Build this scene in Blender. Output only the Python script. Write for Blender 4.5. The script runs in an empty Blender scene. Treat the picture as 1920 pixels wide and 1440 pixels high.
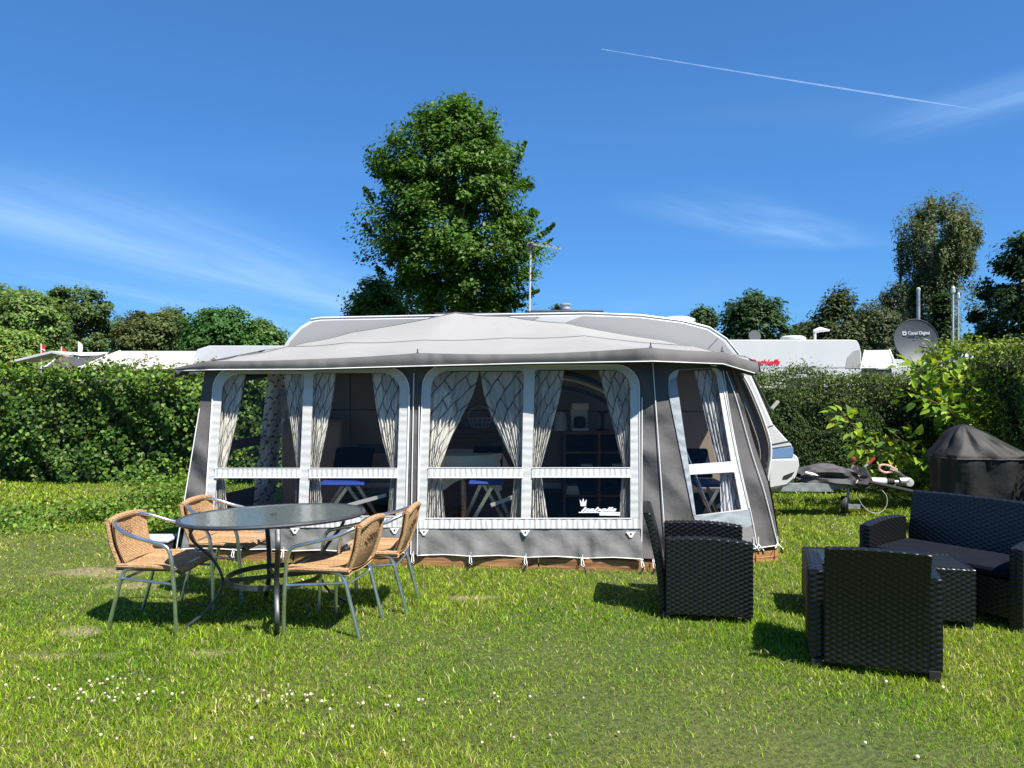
import bpy, math, random
import numpy as np
from mathutils import Vector, Matrix
from mathutils.geometry import tessellate_polygon
rnd = random.Random(7)
rng = np.random.default_rng(11)
PI = math.pi
R = math.radians
S = bpy.context.scene
COL = S.collection

# ------------------------------------------------------------------ camera, sky, sun, exposure
F, HZ, EYE = 1443.0, 708.0, 1.6           # focal length and horizon in photo pixels, eye height in metres
cam = bpy.data.cameras.new('camera')
cam.sensor_fit = 'HORIZONTAL'; cam.sensor_width = 36; cam.lens = 36 * F / 1920
cam.shift_y = -(720 - HZ) / 1920
cam.clip_start = 0.05; cam.clip_end = 6000
co = bpy.data.objects.new('camera', cam); COL.objects.link(co)
co.location = (0, 0, EYE); co.rotation_euler = (PI / 2, 0, 0)
S.camera = co
S.view_settings.view_transform = 'Standard'
S.view_settings.look = 'None'
S.view_settings.gamma = 1
S.view_settings.use_curve_mapping = False
S.view_settings.exposure = 0.95
S.cycles.max_bounces = 10
S.cycles.transparent_max_bounces = 24

SUN_EL = R(57); SUN_DIR = Vector((math.cos(SUN_EL) * math.sin(R(44)), -math.cos(SUN_EL) * math.cos(R(44)), math.sin(SUN_EL)))
sun = bpy.data.lights.new('sun', 'SUN'); sun.energy = 5.0; sun.angle = R(0.5); sun.color = (1.0, 0.955, 0.88)
so = bpy.data.objects.new('sun', sun); COL.objects.link(so)
so.rotation_euler = SUN_DIR.to_track_quat('Z', 'Y').to_euler(); so.location = (5, -5, 10)

W = bpy.data.worlds.new('World'); S.world = W; W.use_nodes = True
nt = W.node_tree; nt.nodes.clear()
def N(t, kind, **kw):
    n = t.nodes.new(kind)
    for k, v in kw.items():
        if k.startswith('i_'):
            key = k[2:]
            key = int(key) if key.isdigit() else key.replace('_', ' ')
            n.inputs[key].default_value = v
        else: setattr(n, k, v)
    return n
def L(t, a, b): t.links.new(a, b)
sky = N(nt, 'ShaderNodeTexSky', sky_type='NISHITA', sun_disc=False, sun_elevation=SUN_EL,
        sun_rotation=R(180 - 44), altitude=0, air_density=0.85, dust_density=0.0, ozone_density=3.0)
hs = N(nt, 'ShaderNodeHueSaturation', i_Saturation=1.0, i_Value=1.0)
gm = N(nt, 'ShaderNodeGamma', i_Gamma=.62); L(nt, sky.outputs[0], gm.inputs[0]); L(nt, gm.outputs[0], hs.inputs['Color'])
tint = N(nt, 'ShaderNodeMix', data_type='RGBA', blend_type='MULTIPLY'); tint.inputs[0].default_value = 1
tint.inputs[7].default_value = (0.36, 0.84, 1.50, 1)
L(nt, hs.outputs[0], tint.inputs[6])
# thin cirrus laid out on a high cloud layer: q = (x/z, y/z)
tc = N(nt, 'ShaderNodeTexCoord'); sep = N(nt, 'ShaderNodeSeparateXYZ'); L(nt, tc.outputs['Generated'], sep.inputs[0])
def M(op, a, b=None, c=None, clamp=False):
    n = nt.nodes.new('ShaderNodeMath'); n.operation = op; n.use_clamp = clamp
    for i, v in enumerate((a, b, c)):
        if v is None: continue
        if isinstance(v, (int, float)): n.inputs[i].default_value = v
        else: L(nt, v, n.inputs[i])
    return n.outputs[0]
zc = M('MAXIMUM', sep.outputs[2], 0.035)
qx = M('DIVIDE', sep.outputs[0], zc); qy = M('DIVIDE', sep.outputs[1], zc)
def qpix(u, v):
    x, z = (u - 960) / F, (HZ - v) / F
    return x / z, 1 / z
def streak(p0, p1, w, soft_end=0.6, nscale=1.6, stretch=5.0, lo=.38, hi=.72, seed=0.0):
    """band of cloud along the line p0-p1 of the cloud layer, feathered and broken up by stretched noise"""
    dx, dy = p1[0] - p0[0], p1[1] - p0[1]; ln = math.hypot(dx, dy); dx /= ln; dy /= ln
    along = M('ADD', M('MULTIPLY', M('SUBTRACT', qx, p0[0]), dx), M('MULTIPLY', M('SUBTRACT', qy, p0[1]), dy))
    acr = M('SUBTRACT', M('MULTIPLY', M('SUBTRACT', qx, p0[0]), dy), M('MULTIPLY', M('SUBTRACT', qy, p0[1]), dx))
    cmb = nt.nodes.new('ShaderNodeCombineXYZ')
    L(nt, M('MULTIPLY', along, nscale / stretch), cmb.inputs[0]); L(nt, M('MULTIPLY', acr, nscale), cmb.inputs[1]); cmb.inputs[2].default_value = seed
    no = N(nt, 'ShaderNodeTexNoise', i_Scale=1.0, i_Detail=6.0, i_Roughness=.6, i_Distortion=.5); L(nt, cmb.outputs[0], no.inputs['Vector'])
    mr = N(nt, 'ShaderNodeMapRange', interpolation_type='SMOOTHSTEP'); mr.inputs[1].default_value = lo; mr.inputs[2].default_value = hi
    L(nt, no.outputs[0], mr.inputs[0])
    fall = M('POWER', M('SUBTRACT', 1.0, M('DIVIDE', M('ABSOLUTE', acr), w), clamp=True), 1.5)
    endf = M('MULTIPLY', M('DIVIDE', along, ln * soft_end * .5, clamp=True), M('DIVIDE', M('SUBTRACT', ln, along), ln * soft_end * .5, clamp=True))
    return M('MULTIPLY', M('MULTIPLY', fall, endf), M('MULTIPLY_ADD', mr.outputs[0], .8, .2))
parts_ = [M('MULTIPLY', streak(qpix(-420, 250), qpix(760, 600), 1.5, .35, 1.1, 7, lo=.22, hi=.75), .95),
          M('MULTIPLY', streak(qpix(-300, 420), qpix(640, 640), 1.6, .5, .9, 7, seed=3.), .5),
          M('MULTIPLY', streak(qpix(1190, 350), qpix(1610, 470), .55, .8, 2.2, 3, seed=5., lo=.3), .6),
          M('MULTIPLY', streak(qpix(1600, 270), qpix(2300, 60), .32, .7, 3, 5, seed=8., lo=.3), .45),
          M('MULTIPLY', streak(qpix(1100, 600), qpix(1500, 480), 2.0, .8, .6, 3, seed=12.), .16)]
tot = parts_[0]
for p in parts_[1:]: tot = M('ADD', tot, p)
# faint veil everywhere on the same layer, so the sky goes on alike in every direction
cq = nt.nodes.new('ShaderNodeCombineXYZ'); L(nt, M('MULTIPLY', qx, .12), cq.inputs[0]); L(nt, M('MULTIPLY', qy, .5), cq.inputs[1])
vn = N(nt, 'ShaderNodeTexNoise', i_Scale=1.0, i_Detail=5.0); L(nt, cq.outputs[0], vn.inputs['Vector'])
vr = N(nt, 'ShaderNodeMapRange', interpolation_type='SMOOTHSTEP'); vr.inputs[1].default_value = .5; vr.inputs[2].default_value = .8; L(nt, vn.outputs[0], vr.inputs[0])
tot = M('ADD', tot, M('MULTIPLY', vr.outputs[0], .10), clamp=True)
cm = N(nt, 'ShaderNodeMix', data_type='RGBA'); L(nt, tot, cm.inputs[0]); L(nt, tint.outputs[2], cm.inputs[6]); cm.inputs[7].default_value = (2.5, 4.0, 6.2, 1)
bg = N(nt, 'ShaderNodeBackground', i_Strength=0.101); L(nt, cm.outputs[2], bg.inputs[0])
wo = N(nt, 'ShaderNodeOutputWorld'); L(nt, bg.outputs[0], wo.inputs[0])

# ------------------------------------------------------------------ helpers
def at(u, v, Y): return Vector(((u - 960) / F * Y, Y, EYE - (v - HZ) / F * Y))
def ray(u, v): return Vector(((u - 960) / F, 1, -(v - HZ) / F))
class Plane:
    def __init__(s, p, a, b):
        s.p = Vector(p); s.n = (Vector(a) - s.p).cross(Vector(b) - s.p).normalized()
        if s.n.y > 0: s.n = -s.n                                       # towards the lawn
    def hit(s, u, v, off=0.0):
        d = ray(u, v); o = Vector((0, 0, EYE)); q = s.p + s.n * off
        return o + d * ((q - o).dot(s.n) / d.dot(s.n))

def finish(o, parent=None, label=None, cat=None, group=None, kind=None):
    COL.objects.link(o)
    if parent is not None: o.parent = parent
    if label: o['label'] = label
    if cat: o['category'] = cat
    if group: o['group'] = group
    if kind: o['kind'] = kind
    return o
def empty(name, loc, rz=0, **kw):
    o = bpy.data.objects.new(name, None); o.location = loc; o.rotation_euler = (0, 0, rz); o.empty_display_size = .2
    return finish(o, **kw)
def mesh_np(name, verts, polys, sizes, colors=None, uv=None, smooth=False):
    me = bpy.data.meshes.new(name); verts = np.asarray(verts, np.float32); polys = np.asarray(polys, np.int32).ravel()
    me.vertices.add(len(verts)); me.vertices.foreach_set('co', verts.ravel())
    me.loops.add(len(polys)); me.loops.foreach_set('vertex_index', polys)
    st = np.concatenate(([0], np.cumsum(sizes)[:-1])).astype(np.int32)
    me.polygons.add(len(sizes)); me.polygons.foreach_set('loop_start', st)
    if smooth: me.polygons.foreach_set('use_smooth', np.ones(len(sizes), bool))
    me.update(calc_edges=True)
    if colors is not None:
        ca = me.color_attributes.new('tone', 'FLOAT_COLOR', 'POINT'); c = np.ones((len(verts), 4), np.float32); c[:, :3] = colors
        ca.data.foreach_set('color', c.ravel())
    if uv is not None:
        a = me.attributes.new('fab', 'FLOAT_VECTOR', 'POINT'); a.data.foreach_set('vector', np.asarray(uv, np.float32).ravel())
    return me
class MB:
    """collects shapes and links them as one mesh object"""
    def __init__(s): s.v = []; s.f = []
    def add(s, vs, fs):
        b = len(s.v); s.v += [tuple(v) for v in vs]; s.f += [tuple(b + i for i in f) for f in fs]; return s
    def box(s, lo, hi, rz=0, about=None, m=None):
        vs = [Vector((x, y, z)) for z in (lo[2], hi[2]) for y in (lo[1], hi[1]) for x in (lo[0], hi[0])]
        if rz:
            c = Vector(about or ((lo[0] + hi[0]) / 2, (lo[1] + hi[1]) / 2, 0)); rm = Matrix.Rotation(rz, 3, 'Z'); vs = [rm @ (v - c) + c for v in vs]
        if m: vs = [m @ v for v in vs]
        return s.add(vs, [(0, 2, 3, 1), (4, 5, 7, 6), (0, 1, 5, 4), (2, 6, 7, 3), (0, 4, 6, 2), (1, 3, 7, 5)])
    def beam(s, a, b, w, h, up=(0, 0, 1)):
        a, b = Vector(a), Vector(b); d = (b - a).normalized(); sd = d.cross(Vector(up)).normalized() * w / 2; u2 = sd.normalized().cross(d) * h / 2
        vs = [p + x * sd + y * u2 for p in (a, b) for x, y in ((-1, -1), (1, -1), (1, 1), (-1, 1))]
        return s.add(vs, [(3, 2, 1, 0), (4, 5, 6, 7), (0, 1, 5, 4), (1, 2, 6, 5), (2, 3, 7, 6), (3, 0, 4, 7)])
    def tube(s, pts, r, n=8, flat=None, closed=False):
        pts = [Vector(p) for p in pts]; m = len(pts); b = len(s.v); prev = None
        rs = r if isinstance(r, (list, tuple)) else [r] * m
        for i, p in enumerate(pts):
            if closed: t = (pts[(i + 1) % m] - pts[i - 1])
            else: t = pts[min(i + 1, m - 1)] - pts[max(i - 1, 0)]
            t.normalize()
            if prev is None:
                ref = Vector((0, 0, 1)) if abs(t.z) < .9 else Vector((1, 0, 0)); x = t.cross(ref).normalized()
            else:
                x = prev - t * prev.dot(t); x.normalize()
            prev = x; y = t.cross(x)
            for k in range(n):
                a = 2 * PI * k / n; ry = rs[i] * (flat or 1)
                s.v.append(tuple(p + x * math.cos(a) * rs[i] + y * math.sin(a) * ry))
        for i in range(m if closed else m - 1):
            j = (i + 1) % m
            for k in range(n):
                s.f.append((b + i * n + k, b + i * n + (k + 1) % n, b + j * n + (k + 1) % n, b + j * n + k))
        if not closed:
            s.f.append(tuple(b + k for k in range(n))[::-1]); s.f.append(tuple(b + (m - 1) * n + k for k in range(n)))
        return s
    def lathe(s, prof, c=(0, 0, 0), n=20, m=None):
        b = len(s.v); m = m or Matrix.Identity(3); c = Vector(c)
        for r, z in prof:
            for k in range(n):
                a = 2 * PI * k / n; s.v.append(tuple(c + m @ Vector((r * math.cos(a), r * math.sin(a), z))))
        for i in range(len(prof) - 1):
            for k in range(n): s.f.append((b + i * n + k, b + i * n + (k + 1) % n, b + (i + 1) * n + (k + 1) % n, b + (i + 1) * n + k))
        s.f.append(tuple(b + k for k in range(n))[::-1]); s.f.append(tuple(b + (len(prof) - 1) * n + k for k in range(n)))
        return s
    def prism(s, poly, d, holes=()):
        """3D outline (list of points) pushed along vector d; holes allowed"""
        loops = [[Vector(p) for p in poly]] + [[Vector(p) for p in h] for h in holes]
        flat = [p for l in loops for p in l]; b = len(s.v); n = len(flat); d = Vector(d)
        s.v += [tuple(p) for p in flat] + [tuple(p + d) for p in flat]
        for t in tessellate_polygon(loops): s.f.append(tuple(b + i for i in t)); s.f.append(tuple(b + n + i for i in reversed(t)))
        k = 0
        for l in loops:
            m = len(l)
            for i in range(m): j = (i + 1) % m; s.f.append((b + k + i, b + k + j, b + n + k + j, b + n + k + i))
            k += m
        return s
    def grid(s, P, closed_u=False):
        """P: rows x cols of points"""
        b = len(s.v); nr, nc = len(P), len(P[0])
        for row in P: s.v += [tuple(p) for p in row]
        for i in range(nr - 1):
            for j in range(nc - 1 + (1 if closed_u else 0)):
                k = (j + 1) % nc; s.f.append((b + i * nc + j, b + i * nc + k, b + (i + 1) * nc + k, b + (i + 1) * nc + j))
        return s
    def mesh(s, name, smooth=False):
        me = bpy.data.meshes.new(name); me.from_pydata(s.v, [], s.f); me.update()
        import bmesh
        bm = bmesh.new(); bm.from_mesh(me); bmesh.ops.recalc_face_normals(bm, faces=bm.faces); bm.to_mesh(me); bm.free()
        if smooth:
            me.polygons.foreach_set('use_smooth', [True] * len(me.polygons)); me.update()
        return me
    def obj(s, name, m, parent=None, smooth=False, bevel=0, **kw):
        o = bpy.data.objects.new(name, s.mesh(name, smooth)); o.data.materials.append(m)
        if smooth:
            try: o.data.set_sharp_from_angle(angle=R(40))
            except Exception: pass
        if bevel:
            b = o.modifiers.new('bevel', 'BEVEL'); b.width = bevel; b.segments = 2; b.limit_method = 'ANGLE'
        return finish(o, parent, **kw)
def curve_pts(pts, n=6):
    """Catmull-Rom through the points"""
    P = [Vector(p) for p in pts]; P = [P[0] * 2 - P[1]] + P + [P[-1] * 2 - P[-2]]; out = []
    for i in range(1, len(P) - 2):
        for k in range(n):
            t = k / n; a, b, c, d = P[i - 1:i + 3]
            out.append(.5 * ((2 * b) + (c - a) * t + (2 * a - 5 * b + 4 * c - d) * t * t + (3 * b - a - 3 * c + d) * t ** 3))
    out.append(P[-2]); return out
def copy_thing(root, loc, rz, label):
    r = root.copy(); COL.objects.link(r); r.location = loc; r.rotation_euler = (0, 0, rz); r['label'] = label
    for ch in list(root.children):
        c = ch.copy(); COL.objects.link(c); c.parent = r
        for g in list(ch.children):
            d = g.copy(); COL.objects.link(d); d.parent = c
    return r

# ------------------------------------------------------------------ materials
def mat(name, col, rough=.6, metal=0, var=.12, vscale=4, bump=0, bscale=60, spec=.5, coat=0, trans=0, wave=None, stain=None, sheen=0):
    m = bpy.data.materials.new(name); m.use_nodes = True; t = m.node_tree; b = t.nodes['Principled BSDF']
    tc = N(t, 'ShaderNodeTexCoord'); no = N(t, 'ShaderNodeTexNoise', i_Scale=float(vscale), i_Detail=6.0); L(t, tc.outputs['Object'], no.inputs['Vector'])
    mr = N(t, 'ShaderNodeMapRange'); mr.inputs[1].default_value = .3; mr.inputs[2].default_value = .7; mr.inputs[3].default_value = 1 - var; mr.inputs[4].default_value = 1 + var
    L(t, no.outputs[0], mr.inputs[0])
    mx = N(t, 'ShaderNodeMix', data_type='RGBA', blend_type='MULTIPLY'); mx.inputs[0].default_value = 1; mx.inputs[6].default_value = (*col, 1); L(t, mr.outputs[0], mx.inputs[7])
    last = mx.outputs[2]
    if stain:
        sn = N(t, 'ShaderNodeTexNoise', i_Scale=float(stain[1]), i_Detail=8.0, i_Roughness=.7); L(t, tc.outputs['Object'], sn.inputs['Vector'])
        sr = N(t, 'ShaderNodeMapRange', interpolation_type='SMOOTHSTEP'); sr.inputs[1].default_value = .52; sr.inputs[2].default_value = .72; sr.inputs[4].default_value = stain[2]; L(t, sn.outputs[0], sr.inputs[0])
        m2 = N(t, 'ShaderNodeMix', data_type='RGBA'); L(t, sr.outputs[0], m2.inputs[0]); L(t, last, m2.inputs[6]); m2.inputs[7].default_value = (*stain[0], 1); last = m2.outputs[2]
    L(t, last, b.inputs['Base Color'])
    rr = N(t, 'ShaderNodeMapRange'); rr.inputs[3].default_value = max(rough - .08, .02); rr.inputs[4].default_value = min(rough + .1, 1); L(t, no.outputs[0], rr.inputs[0]); L(t, rr.outputs[0], b.inputs['Roughness'])
    b.inputs['Metallic'].default_value = metal; b.inputs['Specular IOR Level'].default_value = spec; b.inputs['Coat Weight'].default_value = coat
    b.inputs['Sheen Weight'].default_value = sheen
    if bump or wave:
        bn = N(t, 'ShaderNodeTexNoise', i_Scale=float(bscale), i_Detail=3.0); L(t, tc.outputs['Object'], bn.inputs['Vector'])
        bp = N(t, 'ShaderNodeBump', i_Strength=float(bump), i_Distance=.02 if bscale < 10 else .01); L(t, bn.outputs[0], bp.inputs['Height']); src = bp
        if wave:
            wv = N(t, 'ShaderNodeTexWave', wave_type='BANDS', bands_direction=wave[0], i_Scale=float(wave[1]), i_Distortion=float(wave[3]) if len(wave) > 3 else 3.5, i_Detail=2.0); wv.inputs['Detail Scale'].default_value = 1.2
            L(t, tc.outputs['Object'], wv.inputs['Vector'])
            b2 = N(t, 'ShaderNodeBump', i_Strength=float(wave[2]), i_Distance=.05 if wave[0] == 'DIAGONAL' else .01); L(t, wv.outputs['Fac'], b2.inputs['Height']); L(t, bp.outputs[0], b2.inputs['Normal']); src = b2
        L(t, src.outputs[0], b.inputs['Normal'])
    if trans:
        tr = N(t, 'ShaderNodeBsdfTranslucent'); L(t, last, tr.inputs[0]); ms = N(t, 'ShaderNodeMixShader', i_0=trans); out = t.nodes['Material Output']
        L(t, b.outputs[0], ms.inputs[1]); L(t, tr.outputs[0], ms.inputs[2]); L(t, ms.outputs[0], out.inputs[0])
    return m
def leaf_mat(name, trans=.35, rough=.45, spec=.4):
    m = bpy.data.materials.new(name); m.use_nodes = True; t = m.node_tree; b = t.nodes['Principled BSDF']
    at_ = N(t, 'ShaderNodeAttribute', attribute_name='tone'); L(t, at_.outputs['Color'], b.inputs['Base Color'])
    b.inputs['Roughness'].default_value = rough; b.inputs['Specular IOR Level'].default_value = spec
    br = N(t, 'ShaderNodeMix', data_type='RGBA', blend_type='MULTIPLY'); br.inputs[0].default_value = 1; br.inputs[7].default_value = (1.5, 1.45, .55, 1); L(t, at_.outputs['Color'], br.inputs[6])
    tr = N(t, 'ShaderNodeBsdfTranslucent'); L(t, br.outputs[2], tr.inputs[0])
    ms = N(t, 'ShaderNodeMixShader', i_0=trans); L(t, b.outputs[0], ms.inputs[1]); L(t, tr.outputs[0], ms.inputs[2]); L(t, ms.outputs[0], t.nodes['Material Output'].inputs[0])
    return m
def pane_mat(name, tint=(.5, .5, .5), refl=.5):
    m = bpy.data.materials.new(name); m.use_nodes = True; t = m.node_tree; t.nodes.remove(t.nodes['Principled BSDF'])
    tr = N(t, 'ShaderNodeBsdfTransparent'); tr.inputs[0].default_value = (*tint, 1)
    gl = N(t, 'ShaderNodeBsdfGlossy', i_Roughness=.06); gl.inputs[0].default_value = (1, 1, 1, 1)
    lw = N(t, 'ShaderNodeLayerWeight', i_Blend=.5); tc = N(t, 'ShaderNodeTexCoord')
    no = N(t, 'ShaderNodeTexNoise', i_Scale=2.5, i_Detail=2.0); L(t, tc.outputs['Object'], no.inputs['Vector'])
    bp = N(t, 'ShaderNodeBump', i_Strength=.25, i_Distance=.02); L(t, no.outputs[0], bp.inputs['Height']); L(t, bp.outputs[0], gl.inputs['Normal']); pw = N(t, 'ShaderNodeMath', operation='POWER'); L(t, lw.outputs['Facing'], pw.inputs[0]); pw.inputs[1].default_value = 4.0
    mu = N(t, 'ShaderNodeMath', operation='MULTIPLY_ADD'); L(t, pw.outputs[0], mu.inputs[0]); mu.inputs[1].default_value = refl; mu.inputs[2].default_value = .006
    ms = N(t, 'ShaderNodeMixShader'); L(t, mu.outputs[0], ms.inputs[0]); L(t, tr.outputs[0], ms.inputs[1]); L(t, gl.outputs[0], ms.inputs[2]); L(t, ms.outputs[0], t.nodes['Material Output'].inputs[0])
    return m
def curtain_mat():
    m = bpy.data.materials.new('curtain_print'); m.use_nodes = True; t = m.node_tree; b = t.nodes['Principled BSDF']
    a = N(t, 'ShaderNodeAttribute', attribute_name='fab')
    mp = N(t, 'ShaderNodeMapping'); mp.inputs['Rotation'].default_value = (0, 0, R(42)); mp.inputs['Scale'].default_value = (1, 1, 1); L(t, a.outputs['Vector'], mp.inputs[0])
    def brick(scale, w, h, mort, off, c1, c2, vec):
        k = N(t, 'ShaderNodeTexBrick', offset=off, i_Scale=scale); k.inputs['Color1'].default_value = (*c1, 1); k.inputs['Color2'].default_value = (*c2, 1); k.inputs['Mortar'].default_value = (0, 0, 0, 1)
        k.inputs['Mortar Size'].default_value = mort; k.inputs['Brick Width'].default_value = w; k.inputs['Row Height'].default_value = h; k.inputs['Bias'].default_value = -.35; L(t, vec, k.inputs['Vector']); return k
    k1 = brick(3.9, 1.15, .5, .030, .37, (.90, .90, .88), (.90, .90, .88), mp.outputs[0])
    mp2 = N(t, 'ShaderNodeMapping'); mp2.inputs['Rotation'].default_value = (0, 0, R(132)); mp2.inputs['Location'].default_value = (.33, .11, 0); L(t, a.outputs['Vector'], mp2.inputs[0])
    k2 = brick(3.2, 1.1, .8, .0, .5, (.90, .90, .88), (.45, .46, .46), mp2.outputs[0])
    mx = N(t, 'ShaderNodeMix', data_type='RGBA'); L(t, k1.outputs['Fac'], mx.inputs[0]); L(t, k2.outputs[0], mx.inputs[6]); mx.inputs[7].default_value = (.20, .20, .205, 1)
    L(t, mx.outputs[2], b.inputs['Base Color']); b.inputs['Roughness'].default_value = .9
    tr = N(t, 'ShaderNodeBsdfTranslucent'); L(t, mx.outputs[2], tr.inputs[0]); ms = N(t, 'ShaderNodeMixShader', i_0=.3)
    L(t, b.outputs[0], ms.inputs[1]); L(t, tr.outputs[0], ms.inputs[2]); L(t, ms.outputs[0], t.nodes['Material Output'].inputs[0]); return m
def wood_mat(name, c1, c2, sc=3):
    m = bpy.data.materials.new(name); m.use_nodes = True; t = m.node_tree; b = t.nodes['Principled BSDF']
    tc = N(t, 'ShaderNodeTexCoord'); mp = N(t, 'ShaderNodeMapping'); mp.inputs['Scale'].default_value = (sc * .6, sc, sc * 9); L(t, tc.outputs['Object'], mp.inputs[0])
    no = N(t, 'ShaderNodeTexNoise', i_Scale=2.0, i_Detail=8.0, i_Distortion=1.2); L(t, mp.outputs[0], no.inputs['Vector'])
    cr = N(t, 'ShaderNodeValToRGB'); cr.color_ramp.elements[0].position = .35; cr.color_ramp.elements[1].position = .68; cr.color_ramp.elements[0].color = (*c1, 1); cr.color_ramp.elements[1].color = (*c2, 1)
    L(t, no.outputs[0], cr.inputs[0]); L(t, cr.outputs[0], b.inputs['Base Color']); b.inputs['Roughness'].default_value = .75
    bp = N(t, 'ShaderNodeBump', i_Strength=.4, i_Distance=.01); L(t, no.outputs[0], bp.inputs['Height']); L(t, bp.outputs[0], b.inputs['Normal']); return m

m_grey = mat('canvas_grey', (.085, .081, .080), .85, bump=.8, bscale=6, var=.12, vscale=2.5, wave=('DIAGONAL', .9, .9, 9), stain=((.12, .115, .105), 4, .5))
m_skirt = mat('canvas_skirt', (.175, .171, .166), .8, bump=.8, bscale=7, var=.10, vscale=3, stain=((.13, .125, .10), 3, .35))
m_navy = mat('canvas_navy', (.022, .024, .035), .85, bump=.3, bscale=300)
m_light = mat('canvas_light', (.50, .50, .485), .8, bump=.3, bscale=260, var=.06, wave=('Z', 4.5, .22, 3.5))
m_lightv = mat('canvas_light_rail', (.57, .57, .55), .75, bump=.3, bscale=260, var=.05, wave=('X', 7, .45, 2.5))
m_roof = mat('roof_canvas', (.285, .277, .264), .8, bump=.3, bscale=240, var=.05, vscale=1.5, stain=((.225, .217, .20), 1.3, .6), wave=('DIAGONAL', .5, .25, 8))
m_valance = mat('valance_canvas', (.155, .145, .14), .8, bump=.3, bscale=280, var=.08, wave=('X', 1.6, .5, 6))
m_piping = mat('white_piping', (.74, .73, .70), .5, var=.06)
m_silver = mat('silver_coated_canvas', (.26, .29, .305), .42, var=.12, vscale=6, bump=.5, bscale=20, wave=('Z', 3, .4, 8))
m_dark = mat('dark_gap', (.012, .012, .012), .7)
m_pane = pane_mat('foil_window', (.95, .94, .915), .12)
m_pane2 = pane_mat('foil_window_side', (.91, .915, .925), .4)
m_curtain = curtain_mat()
m_caravan = mat('caravan_white', (.58, .58, .57), .28, var=.03, vscale=1.5, coat=.25, stain=((.60, .60, .57), 2.5, .25))
m_caragrey = mat('caravan_grey_paint', (.335, .328, .318), .45, var=.03, vscale=1.2)
m_rubber = mat('black_rubber', (.018, .018, .018), .6)
m_blue = mat('light_blue_stripe', (.14, .24, .42), .35, var=.05)
m_dblue = mat('dark_blue_stripe', (.02, .035, .09), .4)
m_red = mat('red_lettering', (.62, .02, .025), .4)
m_white = mat('white_print', (.82, .82, .82), .5, var=.02)
m_alu = mat('polished_aluminium', (.62, .65, .68), .27, metal=.95, var=.08, vscale=14, bump=.1, bscale=80)
m_galv = mat('galvanised_steel', (.34, .37, .38), .5, metal=.6, var=.25, vscale=14)
m_darkmetal = mat('dark_grey_metal', (.055, .058, .064), .42, metal=.3, var=.15, vscale=20)
m_plast_grey = mat('grey_plastic', (.45, .46, .46), .4, var=.05)
m_clothblack = mat('black_cover_cloth', (.0085, .008, .0085), .66, var=.25, vscale=5, bump=.5, bscale=8)
m_bag = mat('charcoal_tent_cloth', (.05, .047, .05), .7, var=.3, vscale=9, bump=.7, bscale=14)
m_dish = mat('dish_dark_grey', (.055, .062, .07), .5, var=.06)
m_wicker = mat('tan_wicker', (.46, .28, .14), .62, var=.3, vscale=70, spec=.25, stain=((.38, .20, .085), 10, .5), bump=.9, bscale=160, wave=('Z', 34, .5, .6))
m_rattan = mat('black_rattan', (.008, .0078, .0075), .32, var=.35, vscale=90, spec=.5)
m_cushion = mat('dark_navy_cushion', (.006, .008, .014), .85, var=.2, vscale=8, bump=.3, bscale=200, spec=.12)
m_seatblue = mat('bright_blue_seat', (.010, .045, .30), .6)
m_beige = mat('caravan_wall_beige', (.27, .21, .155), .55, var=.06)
m_shelf = wood_mat('brown_shelf_wood', (.10, .05, .02), (.20, .11, .05), 4)
m_deck = wood_mat('weathered_orange_wood', (.16, .07, .028), (.46, .235, .095), 2.2)
m_deck2 = wood_mat('fresh_orange_wood', (.26, .11, .04), (.50, .26, .11), 2.2)
m_bark = mat('grey_bark', (.10, .085, .065), .9, var=.35, vscale=6, bump=.9, bscale=18)
m_birchbark = mat('birch_bark', (.5, .48, .44), .8, var=.3, vscale=5, bump=.5, bscale=12, stain=((.06, .05, .045), 3, .9))
m_stem = mat('reddish_stem', (.22, .12, .05), .7)
m_twig = mat('hedge_wood', (.07, .05, .03), .9, var=.3)
m_cream = mat('cream_awning_roof', (.42, .40, .355), .8, var=.06, vscale=1, bump=.2, bscale=40)
m_whiteroof = mat('white_vinyl_roof', (.54, .54, .53), .6, var=.05, vscale=1)
m_darkgable = mat('dark_gable_cloth', (.06, .062, .065), .8)
m_tcloth = mat('pale_printed_cloth', (.62, .60, .48), .85, var=.1, vscale=3, stain=((.35, .42, .25), 22, .6))
m_pink = mat('faded_pink_plastic', (.60, .33, .27), .5)
m_redcap = mat('red_rubber_grip', (.30, .03, .03), .5)
m_leaf = leaf_mat('leaf', .32, .5, .28)
m_leafdull = leaf_mat('leaf_dull', .30, .6, .25)
m_grass = leaf_mat('grass_blade', .40, .7, .12)

def glass_top_mat():
    m = mat('pebbled_glass_top', (.085, .105, .10), .14, var=.15, vscale=30, spec=.6); t = m.node_tree; b = t.nodes['Principled BSDF']
    tc = N(t, 'ShaderNodeTexCoord'); vo = N(t, 'ShaderNodeTexVoronoi', i_Scale=46.0); L(t, tc.outputs['Object'], vo.inputs['Vector'])
    bp = N(t, 'ShaderNodeBump', i_Strength=.18, i_Distance=.004); L(t, vo.outputs['Distance'], bp.inputs['Height']); L(t, bp.outputs[0], b.inputs['Normal']); return m
m_gtop = glass_top_mat()

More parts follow.
